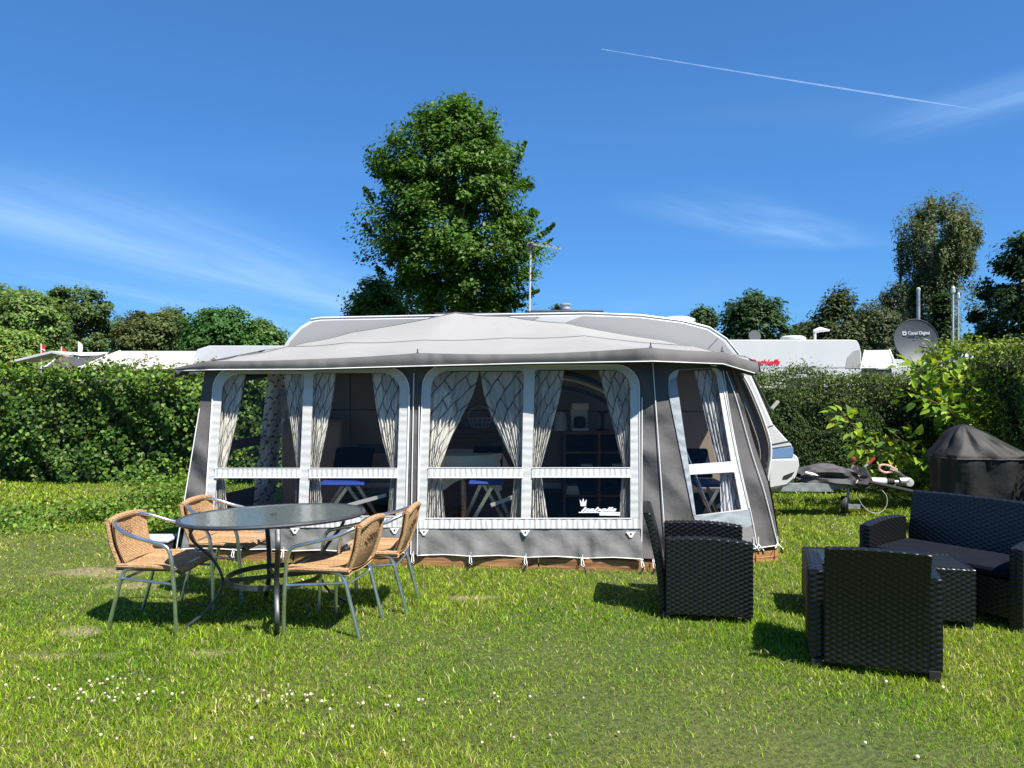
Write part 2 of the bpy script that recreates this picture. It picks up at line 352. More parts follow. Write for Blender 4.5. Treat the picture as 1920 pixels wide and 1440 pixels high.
# ground: soil and moss under the blades, with worn patches
def ground_mat():
    m = bpy.data.materials.new('lawn_soil'); m.use_nodes = True; t = m.node_tree; b = t.nodes['Principled BSDF']
    tc = N(t, 'ShaderNodeTexCoord'); n1 = N(t, 'ShaderNodeTexNoise', i_Scale=.9, i_Detail=8.0, i_Roughness=.65); L(t, tc.outputs['Object'], n1.inputs['Vector'])
    n2 = N(t, 'ShaderNodeTexNoise', i_Scale=35.0, i_Detail=5.0); L(t, tc.outputs['Object'], n2.inputs['Vector'])
    c1 = N(t, 'ShaderNodeValToRGB'); e = c1.color_ramp.elements; e[0].position = .38; e[0].color = (.075, .115, .022, 1); e[1].position = .66; e[1].color = (.155, .15, .05, 1); L(t, n1.outputs[0], c1.inputs[0])
    c2 = N(t, 'ShaderNodeMapRange'); c2.inputs[1].default_value = .3; c2.inputs[2].default_value = .7; c2.inputs[3].default_value = .55; c2.inputs[4].default_value = 1.25; L(t, n2.outputs[0], c2.inputs[0])
    mx = N(t, 'ShaderNodeMix', data_type='RGBA', blend_type='MULTIPLY'); mx.inputs[0].default_value = 1; L(t, c1.outputs[0], mx.inputs[6]); L(t, c2.outputs[0], mx.inputs[7])
    L(t, mx.outputs[2], b.inputs['Base Color']); b.inputs['Roughness'].default_value = .95
    bp = N(t, 'ShaderNodeBump', i_Strength=.8, i_Distance=.03); L(t, n2.outputs[0], bp.inputs['Height']); L(t, bp.outputs[0], b.inputs['Normal']); return m
m_soil = ground_mat()
def lawn_mat():
    m = bpy.data.materials.new('lawn_earth'); m.use_nodes = True; t = m.node_tree; b = t.nodes['Principled BSDF']
    a = N(t, 'ShaderNodeAttribute', attribute_name='tone'); tc = N(t, 'ShaderNodeTexCoord'); n2 = N(t, 'ShaderNodeTexNoise', i_Scale=38.0, i_Detail=6.0); L(t, tc.outputs['Object'], n2.inputs['Vector'])
    c2 = N(t, 'ShaderNodeMapRange'); c2.inputs[1].default_value = .3; c2.inputs[2].default_value = .7; c2.inputs[3].default_value = .5; c2.inputs[4].default_value = 1.35; L(t, n2.outputs[0], c2.inputs[0])
    mx = N(t, 'ShaderNodeMix', data_type='RGBA', blend_type='MULTIPLY'); mx.inputs[0].default_value = 1; L(t, a.outputs['Color'], mx.inputs[6]); L(t, c2.outputs[0], mx.inputs[7]); L(t, mx.outputs[2], b.inputs['Base Color']); b.inputs['Roughness'].default_value = .95
    bp = N(t, 'ShaderNodeBump', i_Strength=.8, i_Distance=.03); L(t, n2.outputs[0], bp.inputs['Height']); L(t, bp.outputs[0], b.inputs['Normal']); return m
m_lawn = lawn_mat()
m_bare = mat('bare_dry_soil', (.34, .265, .17), .95, var=.25, vscale=14, bump=.8, bscale=40, stain=((.14, .15, .05), 9, .8))

# ------------------------------------------------------------------ ground
MB().add([(-1500, -600, -.03), (1500, -600, -.03), (1500, 2500, -.03), (-1500, 2500, -.03)], [(0, 1, 2, 3)]).obj('ground', m_soil, kind='structure')
def fbm(x, y, s, seed):
    v = np.zeros(len(x)); r2 = np.random.default_rng(seed)
    for k in range(7):
        a = r2.uniform(0, 2 * PI); f = s * (1.45 ** k); ph = r2.uniform(0, 9); v += np.sin((x * math.cos(a) + y * math.sin(a)) * f + ph + 1.3 * np.sin((x * math.sin(a) - y * math.cos(a)) * f * .7)) / (1.25 ** k)
    return v / 3
def bare_at(x, y):
    w = np.zeros(len(x)); nz = fbm(x, y, 9.0, 21)
    for (a, b_, c, d) in BARE: w = np.maximum(w, 1.25 - np.sqrt(((x - a) / c) ** 2 + ((y - b_) / d) ** 2) + .45 * nz)
    return np.clip(w * 1.6, 0, 1)
BARE = [(-3.35, 6.3, .34, .15), (-2.9, 5.9, .36, .10), (-2.75, 4.85, .16, .1), (-2.65, 4.45, .30, .05), (-1.75, 4.47, .2, .045), (-3.6, 4.75, .25, .08), (-.3, 5.6, .2, .06)]
def lawn():
    gx = np.concatenate([np.linspace(-60, -9.1, 26), np.arange(-9, 9, .07), np.linspace(9.1, 60, 26)]); gy = np.concatenate([np.linspace(-12, .9, 8), np.arange(1, 13, .07), np.linspace(13.1, 108, 40)]); X, Y = np.meshgrid(gx, gy)
    x, y = X.ravel(), Y.ravel(); z = .012 * np.sin(x * 1.3 + y) * np.cos(y * .9); b = bare_at(x, y)[:, None]
    t = np.clip(.45 + .4 * fbm(x, y, 1.0, 3), 0, 1)[:, None]; green = np.array([.050, .075, .010]) * (1 - t) + np.array([.105, .105, .025]) * t  # ground colour lowered to put shade between the grass blades
    b = b * .75; c = green * (1 - b) + np.array([.27, .215, .12]) * b; idx = np.arange(x.size).reshape(X.shape)
    Fq = np.stack([idx[:-1, :-1], idx[:-1, 1:], idx[1:, 1:], idx[1:, :-1]], -1).reshape(-1, 4)
    me = mesh_np('lawn', np.stack([x, y, z], 1), Fq, np.full(len(Fq), 4, np.int32), colors=c, smooth=True); me.materials.append(m_lawn); finish(bpy.data.objects.new('lawn', me), kind='structure')


lawn()
# ------------------------------------------------------------------ leaves
def leaf_cloud(P, Nrm, size, aspect, tone, droop=0.0, fold=.25, jit=.6):
    """P (n,3) positions, Nrm (n,3) preferred normals -> rhombic folded leaves; tone (n,3)"""
    n = len(P); Nn = Nrm + rng.normal(0, jit, (n, 3)); Nn /= np.linalg.norm(Nn, axis=1, keepdims=True) + 1e-9
    A = rng.normal(0, 1, (n, 3)); A[:, 2] -= droop; A -= Nn * np.sum(A * Nn, 1, keepdims=True); A /= np.linalg.norm(A, axis=1, keepdims=True) + 1e-9
    B = np.cross(Nn, A); s = (size * rng.uniform(.65, 1.25, n))[:, None]
    v0 = P - A * s * .5; v2 = P + A * s * .5; v1 = P + B * s * aspect * .5 + Nn * s * fold * .3 - A * s * .08; v3 = P - B * s * aspect * .5 + Nn * s * fold * .3 - A * s * .08
    V = np.stack([v0, v1, v2, v3], 1).reshape(-1, 3); idx = np.arange(n * 4).reshape(n, 4)
    return V, idx, np.repeat(tone, 4, axis=0)
def tones(n, base, spread=.28, alt=None, altp=.15, per=None):
    t = np.array(base)[None, :] * np.exp(rng.normal(0, spread, (n, 1))) * np.exp(rng.normal(0, spread * .35, (n, 3)))
    if per is not None: t *= per[:, None]
    if alt is not None:
        k = rng.random(n) < altp; t[k] = np.array(alt)[None, :] * np.exp(rng.normal(0, .2, (k.sum(), 1)))
    return np.clip(t, .004, .6)
def leaf_obj(name, chunks, m, parent=None, **kw):
    V, I, C = [], [], []; b = 0
    for v, i, c in chunks: V.append(v); I.append(i + b); C.append(c); b += len(v)
    I = np.concatenate(I); me = mesh_np(name, np.concatenate(V), I, np.full(len(I), 4, np.int32), colors=np.concatenate(C))
    me.materials.append(m); o = bpy.data.objects.new(name, me); return finish(o, parent, **kw)

def tree(label, prof, Y, n, size, base, name='tree', trunk_r=.2, bark=None, clumps=220, csig=.30, droop=0., vert=1.0, alt=None, altp=.12, depth=.9, twigs=(), m=None, aspect=.6, group=None, dark_gap=.0, seedv=0, cat='tree'):
    """prof: (v, uL, uR) outline rows as seen; crown is a solid of revolution with lumps, filled with clumps of leaves"""
    prof = sorted(prof); vs = [p[0] for p in prof]; uls = [p[1] for p in prof]; urs = [p[2] for p in prof]
    px = Y / F; r2 = np.random.default_rng(seedv + 100)
    vv = r2.uniform(vs[0], vs[-1], clumps * 6); wl = np.interp(vv, vs, uls); wr = np.interp(vv, vs, urs)
    keep = r2.random(len(vv)) < (wr - wl) / (max(np.array(urs) - np.array(uls)) + 1e-6); vv, wl, wr = vv[keep][:clumps], wl[keep][:clumps], wr[keep][:clumps]
    k = len(vv); ph = r2.uniform(0, 2 * PI, k); rr = r2.uniform(.12, 1, k) ** .42
    lump_ = 1.03 + .10 * np.sin(vv * .11 + 3 * ph + seedv) + .07 * np.sin(vv * .23 - 5 * ph)
    hw = (wr - wl) / 2 * px; inset = csig * .75
    x = ((wl + wr) / 2 - 960) * px + np.maximum(hw * lump_ - inset, .05) * rr * np.cos(ph); y = Y + np.maximum(hw * lump_ - inset, .05) * depth * rr * np.sin(ph); z = EYE - (vv - HZ) * px
    Cc = np.stack([x, y, z], 1); cx = ((wl + wr) / 2 - 960) * px
    out = np.stack([x - cx, y - Y, np.full(k, .35 * np.max(hw))], 1); out /= np.linalg.norm(out, axis=1, keepdims=True)
    per = n // k; Ps, Ns, Ts = [], [], []
    cs = csig * r2.uniform(.45, 1.4, k); shade = np.exp(r2.normal(0, .16, k))
    idx = np.repeat(np.arange(k), per)
    dr = rng.normal(0, 1, (len(idx), 3)); dr /= np.linalg.norm(dr, axis=1, keepdims=True); dr *= (rng.random(len(idx)) ** .45)[:, None]
    P = Cc[idx] + dr * cs[idx][:, None] * np.array([1.15, 1.15, .8 * vert])
    Nn = out[idx] * .8 + np.array([0, 0, .75]) + (P - Cc[idx]) * .8
    ch = [leaf_cloud(P, Nn, size, aspect, tones(len(idx), base, .22, alt, altp, shade[idx]), droop)]
    for (u0, v0, u1, v1, yo, nn, sg) in twigs:                         # single branches that stand out of the crown
        t_ = rng.random(nn) ** .8; p0, p1 = np.array(at(u0, v0, Y + yo)), np.array(at(u1, v1, Y + yo))
        Pt = p0 + (p1 - p0) * t_[:, None] + rng.normal(0, 1, (nn, 3)) * (sg * (1.15 - t_))[:, None]
        ch.append(leaf_cloud(Pt, np.tile([0.2, -.2, .8], (nn, 1)), size, aspect, tones(nn, base, .22), droop))
    cxm = float(((uls[-1] + urs[-1]) / 2 - 960) * px); top = float(EYE - (vs[0] - HZ) * px); bot = float(EYE - (vs[-1] - HZ) * px)
    root = empty(name, (cxm, Y, 0), label=label, cat=cat, group=group)
    off = Vector((-cxm, -Y, 0))
    ch = [(v + np.array(off), i, c) for v, i, c in ch]
    leaf_obj('crown', ch, m or m_leaf, root, kind='stuff')
    t_ = MB(); mid = float(np.interp(vs[-1] * .6 + vs[0] * .4, vs, (np.array(uls) + np.array(urs)) / 2)); mx_ = float((mid - 960) * px) - cxm
    t_.tube([(0, 0, -.05), (mx_ * .1, 0, bot * .5), (mx_ * .3, 0, bot + .3), (mx_ * .7, 0, (top + bot) / 2), (mx_, 0, top - .15 * (top - bot))], [trunk_r * 1.3, trunk_r, trunk_r * .85, trunk_r * .5, .03], 9)
    t_.obj('trunk', bark or m_bark, root, smooth=True)
    lb = MB(); H = top - bot; wmax = float(np.max(np.array(urs) - np.array(uls)) * px / 2)
    sel = r2.choice(k, min(k, 34), replace=False)
    for q in sel:
        e = Vector(Cc[q]) + off; f = max(.05, min(.8, (e.z - bot) / H - .25)); s0 = Vector((mx_ * (.3 + .6 * f), 0, bot + .2 + f * H * .8))
        if s0.z > e.z: s0.z = max(bot, e.z - .5)
        mdp = (s0 + e) / 2 + Vector((0, 0, .12 * H * (rnd.random() - .2)))
        lb.tube([s0, mdp, e], [trunk_r * .32, trunk_r * .2, .012], 5)
    lb.obj('limbs', bark or m_bark, root, smooth=True)
    return root

# ------------------------------------------------------------------ background trees
tree('tall green broadleaf tree rising behind the awning roof', [(188, 845, 885), (215, 778, 925), (245, 755, 952), (285, 712, 972), (330, 692, 982), (380, 698, 985), (430, 684, 1012), (480, 698, 1026), (520, 722, 1006), (552, 740, 990), (592, 766, 950)],
     17.5, 78000, .10, (.052, .118, .012), trunk_r=.16, clumps=600, csig=.32, alt=(.11, .19, .018), altp=.16, seedv=1,
     twigs=[(850, 260, 852, 184, 0, 260, .07), (880, 250, 903, 190, 0, 240, .07), (800, 270, 785, 208, 0, 220, .07), (900, 260, 930, 212, .3, 200, .07), (730, 330, 712, 280, 0, 240, .09), (700, 330, 704, 292, 0, 120, .06), (960, 320, 986, 264, 0, 160, .07),
            (960, 350, 998, 345, 0, 150, .06), (980, 470, 1040, 420, 0, 260, .07), (990, 480, 1038, 447, .4, 150, .05), (970, 560, 1010, 545, 0, 150, .06), (700, 380, 682, 350, 0, 150, .07), (700, 440, 680, 420, 0, 140, .07), (720, 520, 706, 500, 0, 140, .06), (940, 575, 985, 572, 0, 150, .06)])
tree('small rounded tree left of the tall tree behind the roof', [(527, 685, 720), (545, 662, 745), (570, 650, 770), (600, 642, 800), (640, 642, 800)], 19.5, 16000, .11, (.062, .135, .016), clumps=150, csig=.34, alt=(.12, .2, .03), seedv=2)
LT = [('wide pale green tree at the left edge of the frame', [(538, -60, 30), (560, -90, 85), (600, -110, 100), (700, -110, 110)], 52, (.085, .115, .035)),
      ('tall olive green tree second from the left edge', [(545, 105, 190), (570, 75, 210), (610, 60, 225), (700, 60, 230)], 58, (.060, .080, .024)),
      ('pale yellow-green tree peeking between the two at left', [(552, 20, 90), (575, 5, 118), (620, 0, 125), (700, 0, 120)], 46, (.095, .125, .036)),
      ('low brownish green tree in the middle of the left tree line', [(590, 235, 330), (605, 215, 345), (650, 210, 350), (700, 210, 350)], 56, (.066, .072, .024)),
      ('dark green bushy tree nearest the awning roof in the left tree line', [(586, 380, 450), (604, 345, 480), (640, 335, 500), (700, 335, 505)], 48, (.038, .078, .018)),
      ('low light green tree ending the left tree line beside the roof', [(608, 480, 500), (622, 462, 530), (650, 455, 540), (700, 450, 545)], 50, (.070, .105, .030)),
      ('thin topped tree rising between the brownish and dark trees', [(583, 318, 332), (600, 300, 350), (640, 290, 360), (700, 290, 360)], 60, (.070, .090, .034)),
      ('yellow-green shrub tree above the hedge at the left edge', [(628, -20, 60), (645, -40, 85), (690, -40, 95), (712, -40, 95)], 24, (.12, .15, .035))]
for i, (lab, pr, Y, c) in enumerate(LT):
    k = .5 if Y < 30 else 1
    tree(lab, pr, Y, 26000, .25 * k, (c[0] * 1.2, c[1] * 1.5, c[2] * 1.25), trunk_r=.25, clumps=260, csig=.58 * k, seedv=20 + i, m=m_leafdull, alt=tuple(x * 2.0 for x in c), altp=.2, group='trees beyond the campsite on the left')
RT = [('round dark green tree behind the white caravan roof', [(553, 1395, 1435), (572, 1362, 1468), (600, 1348, 1480), (660, 1345, 1485), (700, 1350, 1480)], 40, (.028, .058, .018), 0),
      ('little treetop just right of the curved caravan roof', [(585, 1305, 1330), (600, 1290, 1342), (660, 1285, 1345)], 44, (.035, .065, .022), 0),
      ('pointed olive tree right of the round dark tree', [(540, 1570, 1585), (560, 1550, 1600), (590, 1520, 1620), (640, 1500, 1640), (690, 1490, 1650)], 44, (.050, .066, .024), .8),
      ('low brownish tree between the pointed tree and the birch', [(578, 1610, 1650), (600, 1590, 1700), (650, 1590, 1720), (700, 1590, 1720)], 50, (.048, .062, .024), .8),
      ('low green tree with gaps left of the pointed tree', [(612, 1490, 1530), (630, 1476, 1550), (690, 1470, 1560)], 48, (.040, .064, .022), 0),
      ('hazy thin birch half hidden left of the tall birch', [(540, 1670, 1700), (560, 1648, 1720), (600, 1650, 1730), (690, 1650, 1740)], 54, (.070, .085, .045), 1.5)]
for i, (lab, pr, Y, c, dr) in enumerate(RT):
    tree(lab, pr, Y, 18000, .22, tuple(x * 1.35 for x in c), trunk_r=.22, clumps=200, csig=.5, seedv=40 + i, m=m_leafdull, droop=dr, vert=1 + dr, group='trees beyond the campsite on the right')
tree('tall weeping birch with drooping branches on the right', [(380, 1735, 1770), (400, 1722, 1815), (425, 1690, 1832), (460, 1685, 1838), (500, 1690, 1822), (540, 1700, 1800), (600, 1690, 1800), (690, 1690, 1800)], 42, 44000, .20, (.088, .116, .046), trunk_r=.26, clumps=330, csig=.34, bark=m_birchbark,
     droop=1.6, vert=3.6, seedv=60, m=m_leafdull, alt=(.18, .20, .08), altp=.2, aspect=.4, twigs=[(1690, 440, 1688, 530, 0, 300, .18), (1830, 420, 1824, 480, 0, 200, .15), (1800, 520, 1842, 560, 0, 300, .35), (1815, 545, 1838, 600, 0, 400, .4)])
tree('dark dense tree at the right edge of the frame', [(446, 1905, 1990), (475, 1880, 2030), (520, 1858, 2060), (580, 1835, 2080), (640, 1812, 2080), (700, 1805, 2080)], 27, 38000, .18, (.028, .056, .011), trunk_r=.3, clumps=260, csig=.42, seedv=61)
tree('dark spruce behind the satellite dish', [(560, 1755, 1775), (620, 1740, 1790), (680, 1720, 1815), (700, 1715, 1820)], 36, 12000, .2, (.030, .060, .020), clumps=120, csig=.35, seedv=62, m=m_leafdull)
tree('tiny treetop just above the roof beside the vent chimney', [(573, 1042, 1050), (582, 1035, 1056), (610, 1030, 1060)], 36, 2000, .16, (.04, .08, .02), clumps=40, csig=.25, seedv=63)

# ------------------------------------------------------------------ hedges
def hedge(name, label, a, b, h, th, n, size, base, alt, altp, nleaf=0, aspect=.75, bulge=.12, spec=None, top_pale=None, m=None, hole=.0):
    """hedge along a->b (xy), h height, th thickness; front is the side of the camera"""
    a, b = Vector((*a, 0)), Vector((*b, 0)); d = (b - a); Ln = d.length; d.normalize(); nr = Vector((d.y, -d.x, 0))
    if nr.dot(Vector((0, 0, 0)) - a) < 0: nr = -nr
    root = empty(name, a, label=label, cat='hedge')
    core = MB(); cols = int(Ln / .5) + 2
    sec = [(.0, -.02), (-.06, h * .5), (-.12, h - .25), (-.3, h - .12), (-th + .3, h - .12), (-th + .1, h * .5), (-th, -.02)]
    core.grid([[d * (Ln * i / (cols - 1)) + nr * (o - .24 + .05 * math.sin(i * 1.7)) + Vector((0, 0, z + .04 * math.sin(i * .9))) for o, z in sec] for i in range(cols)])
    core.obj('shaded_core', m_core, root)
    # leaf shell in clumps
    s = rng.random(n); lump = lambda x, z: bulge * (np.sin(x * 2.1 + z * 3) * .5 + np.sin(x * 5.3 - z * 4.1) * .3 + np.sin(x * 11 + z * 9) * .25)
    x = rng.random(n) * Ln; ontop = rng.random(n) < .22
    z = np.where(ontop, h - .03 + rng.normal(0, .05, n) + np.abs(rng.normal(0, .05, n)) + .05 * np.sin(x * 3.1) + .04 * np.sin(x * 7.7), rng.random(n) * h)
    gap = np.sin(x * 4.7 + 2 * np.sin(z * 5.1)) + np.sin(z * 8.3 - x * 2.3 + 1.7 * np.sin(x * 3.1)) + .8 * np.sin(x * 13.1 + z * 6.7)
    o = np.where(ontop, -rng.random(n) * th, lump(x, z) - np.abs(rng.normal(0, .07, n)) + .03 - np.where((gap < -.9) & (rng.random(n) < .85), .14, 0))
    P = np.array(d)[None] * x[:, None] + np.array(nr)[None] * o[:, None]; P[:, 2] = z
    Nn = np.where(ontop[:, None], np.array([0, 0, 1.0])[None], (np.array(nr) + np.array([0, 0, .55]))[None])
    pt = np.exp(.22 * np.sin(x * 1.9 + 1.3 * np.sin(z * 4)) + .14 * np.sin(x * 6.1 + z * 5))
    tn = tones(n, base, .25, alt, altp, pt); 
    if top_pale is not None:
        k = (z > h - .35) & (rng.random(n) < .4); tn[k] = np.array(top_pale)[None] * np.exp(rng.normal(0, .2, (k.sum(), 1)))  # many leaves near the top get a paler tone
    sel = np.zeros(n, bool)
    if nleaf:
        cand = np.where(~ontop & (o > np.quantile(o, .75)) & (z > .3))[0]; sel[rng.choice(cand, nleaf, replace=False)] = True
    V, I, C = leaf_cloud(P, Nn, size, aspect, tn, droop=.8)
    leaf_obj('foliage', [(V[np.repeat(~sel, 4)], np.arange(4 * (~sel).sum()).reshape(-1, 4), C[np.repeat(~sel, 4)])], m or m_leaf, root, kind='stuff')
    if nleaf:
        palette = []
        for c_ in range(6):
            tt = tones(1, base if c_ < 3 else alt, .15)[0]; palette.append(leaf_shape('leaf', size * 1.15, aspect, tt))
        for j in np.where(sel)[0]:
            q = bpy.data.objects.new('leaf', palette[rnd.randrange(6)]); q.location = P[j] + np.array(nr) * .04
            nn = Vector(nr) + Vector((0, 0, .6)) + Vector(rng.normal(0, .35, 3)); q.rotation_euler = (nn.to_track_quat('Z', 'Y').to_matrix() @ Matrix.Rotation(rnd.uniform(-.8, .8) + PI, 3, 'Z')).to_euler()
            finish(q, root)
    return root
def leaf_shape(name, s, aspect, tone, m=None):
    """a pointed leaf, base at the origin, tip along +Y, folded at its midrib"""
    w = s * aspect / 2; pr = [(0, 0), (.16, .72), (.38, 1.0), (.62, .78), (.82, .38), (1, 0)]
    vs = [(0, p[0] * s - s * .3, -.10 * s * p[0] ** 2) for p in pr] + [(w * p[1], p[0] * s - s * .3, .16 * s * p[1] - .10 * s * p[0] ** 2) for p in pr[1:-1]] + [(-w * p[1], p[0] * s - s * .3, .16 * s * p[1] - .10 * s * p[0] ** 2) for p in pr[1:-1]]
    fs = []
    for sgn, b in ((1, 6), (-1, 10)):
        f_ = [(0, 1, b), (4, 5, b + 3)] + [(i, i + 1, b + i, b + i - 1) for i in (1, 2, 3)]
        fs += [tuple(reversed(f)) if sgn < 0 else f for f in f_]
    me = bpy.data.meshes.new(name); me.from_pydata(vs, [], fs); me.update(); me.materials.append(m or m_leaf)
    ca = me.color_attributes.new('tone', 'FLOAT_COLOR', 'POINT'); ca.data.foreach_set('color', np.tile([*tone, 1], len(vs)).astype(np.float32))
    return me
m_core = mat('hedge_inner_shade', (.012, .016, .007), .95, var=.3)  # near-black core colour stands in for the shade inside the hedge
hedge('ivy_hedge', 'long leafy green hedge left of the awning, topped by paler leaves', (-13, 11.9), (1.0, 11.3), 1.66, 1.0, 50000, .066, (.042, .092, .014), (.13, .225, .026), .2, nleaf=300, aspect=.85, bulge=.16, top_pale=(.17, .26, .03))
hedge('privet_hedge', 'clipped dark green hedge behind the drawbar, below the white caravan', (1.5, 10.7), (6.3, 10.5), 1.60, .9, 52000, .042, (.032, .064, .011), (.07, .115, .018), .18, aspect=.5, bulge=.07, m=m_leafdull, top_pale=(.11, .15, .022))
hedge('side_hedge', 'taller hedge running towards the camera behind the covered grill', (5.66, 10.7), (5.56, 4.4), 1.95, 1.2, 46000, .052, (.040, .082, .012), (.13, .20, .026), .18, aspect=.5, bulge=.16, top_pale=(.26, .32, .04))
# thin shoots standing out of the left hedge
sh = MB(); chs = []
for k in range(26):
    x = rnd.uniform(-8.5, -4.6); z0 = 1.72; h_ = rnd.uniform(.08, .24); y0 = 11.9 - rnd.uniform(.1, .7); lean = rnd.uniform(-.15, .15)
    p = curve_pts([(x, y0, z0), (x + lean * .5, y0, z0 + h_ * .7), (x + lean, y0, z0 + h_), (x + lean * 1.7, y0, z0 + h_ * .85)], 3); sh.tube(p, .004, 4)
    Pn = np.array([p[int(i)] for i in rng.integers(2, len(p), 9)]) + rng.normal(0, .02, (9, 3)); chs.append(leaf_cloud(Pn, np.tile([0, -.4, .8], (9, 1)), .045, .7, tones(9, (.12, .19, .03))))
sr = empty('hedge_shoots', (-6.5, 11.5, 1.7), label='thin curling shoots standing out of the top of the left hedge', cat='plant')
for o_, off in ((sh.obj('stems', m_stem, sr, kind='stuff'), 1), (leaf_obj('shoot_leaves', chs, m_leaf, sr, kind='stuff'), 1)): o_.matrix_parent_inverse = sr.matrix_world.inverted(); o_.location = (6.5, -11.5, -1.7)
sr.location = (-6.5, 11.5, 1.7)

# knotweed-like shrub with big bright leaves
def leafy_shrub():
    Yb = 9.6; root = empty('broad_leaved_shrub', (5.0, 9.9, 0), label='shrub with large bright yellow-green leaves growing out of the hedge', cat='shrub')
    off = Vector((-5.0, -9.9, 0)); pal = [leaf_shape('leaf', s, .62, tn) for s, tn in ((.13, (.21, .32, .025)), (.13, (.14, .25, .022)), (.145, (.26, .36, .03)), (.11, (.33, .37, .035)), (.14, (.09, .18, .02)))]
    stems = MB(); n = 0
    B = [((1850, 860), (1760, 750), (1705, 668), 9.3, 46), ((1830, 850), (1780, 690), (1745, 690), 9.25, 32), ((1800, 900), (1790, 780), (1700, 735), 9.1, 34), ((1760, 905), (1640, 830), (1572, 772), 9.5, 44), ((1770, 930), (1700, 860), (1600, 835), 9.4, 40),
         ((1740, 935), (1690, 890), (1620, 868), 9.6, 16), ((1760, 925), (1740, 870), (1660, 800), 9.3, 30), ((1850, 840), (1800, 790), (1760, 740), 9.2, 36), ((1750, 940), (1735, 905), (1690, 830), 9.6, 14), ((1860, 820), (1830, 770), (1805, 700), 9.3, 30),
         ((1700, 940), (1670, 925), (1640, 905), 9.7, 6), ((1770, 950), (1745, 930), (1720, 900), 9.7, 6)]
    for (p0, p1, p2, Y, nl) in B:
        pts = curve_pts([at(*p0, Y + .15), at(*p1, Y), at(*p2, Y - .25)], 8); pts = [p + off for p in pts]
        stems.tube([pts[0] * .98 + Vector((0, 0, -.3))] + pts, [.012] + [.011 - .009 * i / len(pts) for i in range(len(pts))], 5)
        nl = int(nl * 1.75)
        for k in range(nl):
            t = (k + rnd.random() * .6) / nl; i = min(int((.15 + .85 * t) * (len(pts) - 1)), len(pts) - 2); p = pts[i].lerp(pts[i + 1], rnd.random()); d = (pts[i + 1] - pts[i]).normalized()
            sd = Vector((rnd.uniform(-.5, .5), rnd.uniform(-1, .6), rnd.uniform(-.55, .45))); sd -= d * sd.dot(d); ax = (sd.normalized() * .8 + d * .5 + Vector((0, 0, -.15))).normalized()
            nn = Vector((rnd.uniform(-.4, .5), rnd.uniform(-.9, .1), 1)); nn -= ax * nn.dot(ax); nn.normalize(); xx = ax.cross(nn); mtx = Matrix((xx, ax, nn)).transposed()
            q = bpy.data.objects.new('leaf', pal[rnd.choice((0, 0, 1, 1, 2, 3, 4))]); q.location = p + ax * .08 + sd.normalized() * rnd.uniform(0, .15); q.rotation_euler = mtx.to_euler(); finish(q, root); n += 1
    stems.obj('stems', m_stem, root, smooth=True)
leafy_shrub()

# undergrowth at the foot of the left hedge
def weeds(name, label, spots, n, size, base, hmax):
    ch = []
    per = n // len(spots)
    for (x, y, rx, ry, hh) in spots:
        P = np.stack([x + rng.normal(0, rx, per), y + rng.normal(0, ry, per), np.abs(rng.random(per)) * hh], 1)
        ch.append(leaf_cloud(P, np.tile([0, -.25, .9], (per, 1)), size, .6, tones(per, base, .3, tuple(1.7 * c for c in base), .2), .2, jit=.9))
    return leaf_obj(name, ch, m_leaf, label=label, cat='undergrowth', kind='stuff')
spots = []
for _ in range(15):
    y = rnd.uniform(7.9, 9.5); u = rnd.uniform(-60, 300); spots.append(((u - 960) / F * y, y, rnd.uniform(.08, .26), rnd.uniform(.08, .2), rnd.uniform(.08, .24)))
for _ in range(16): spots.append((rnd.uniform(-4.75, -3.75), rnd.uniform(8.6, 10.6), .16, .16, rnd.uniform(.25, .62)))
weeds('undergrowth', 'low rambling weeds and ivy between the left hedge and the lawn', spots, 6000, .055, (.105, .18, .024), .3)

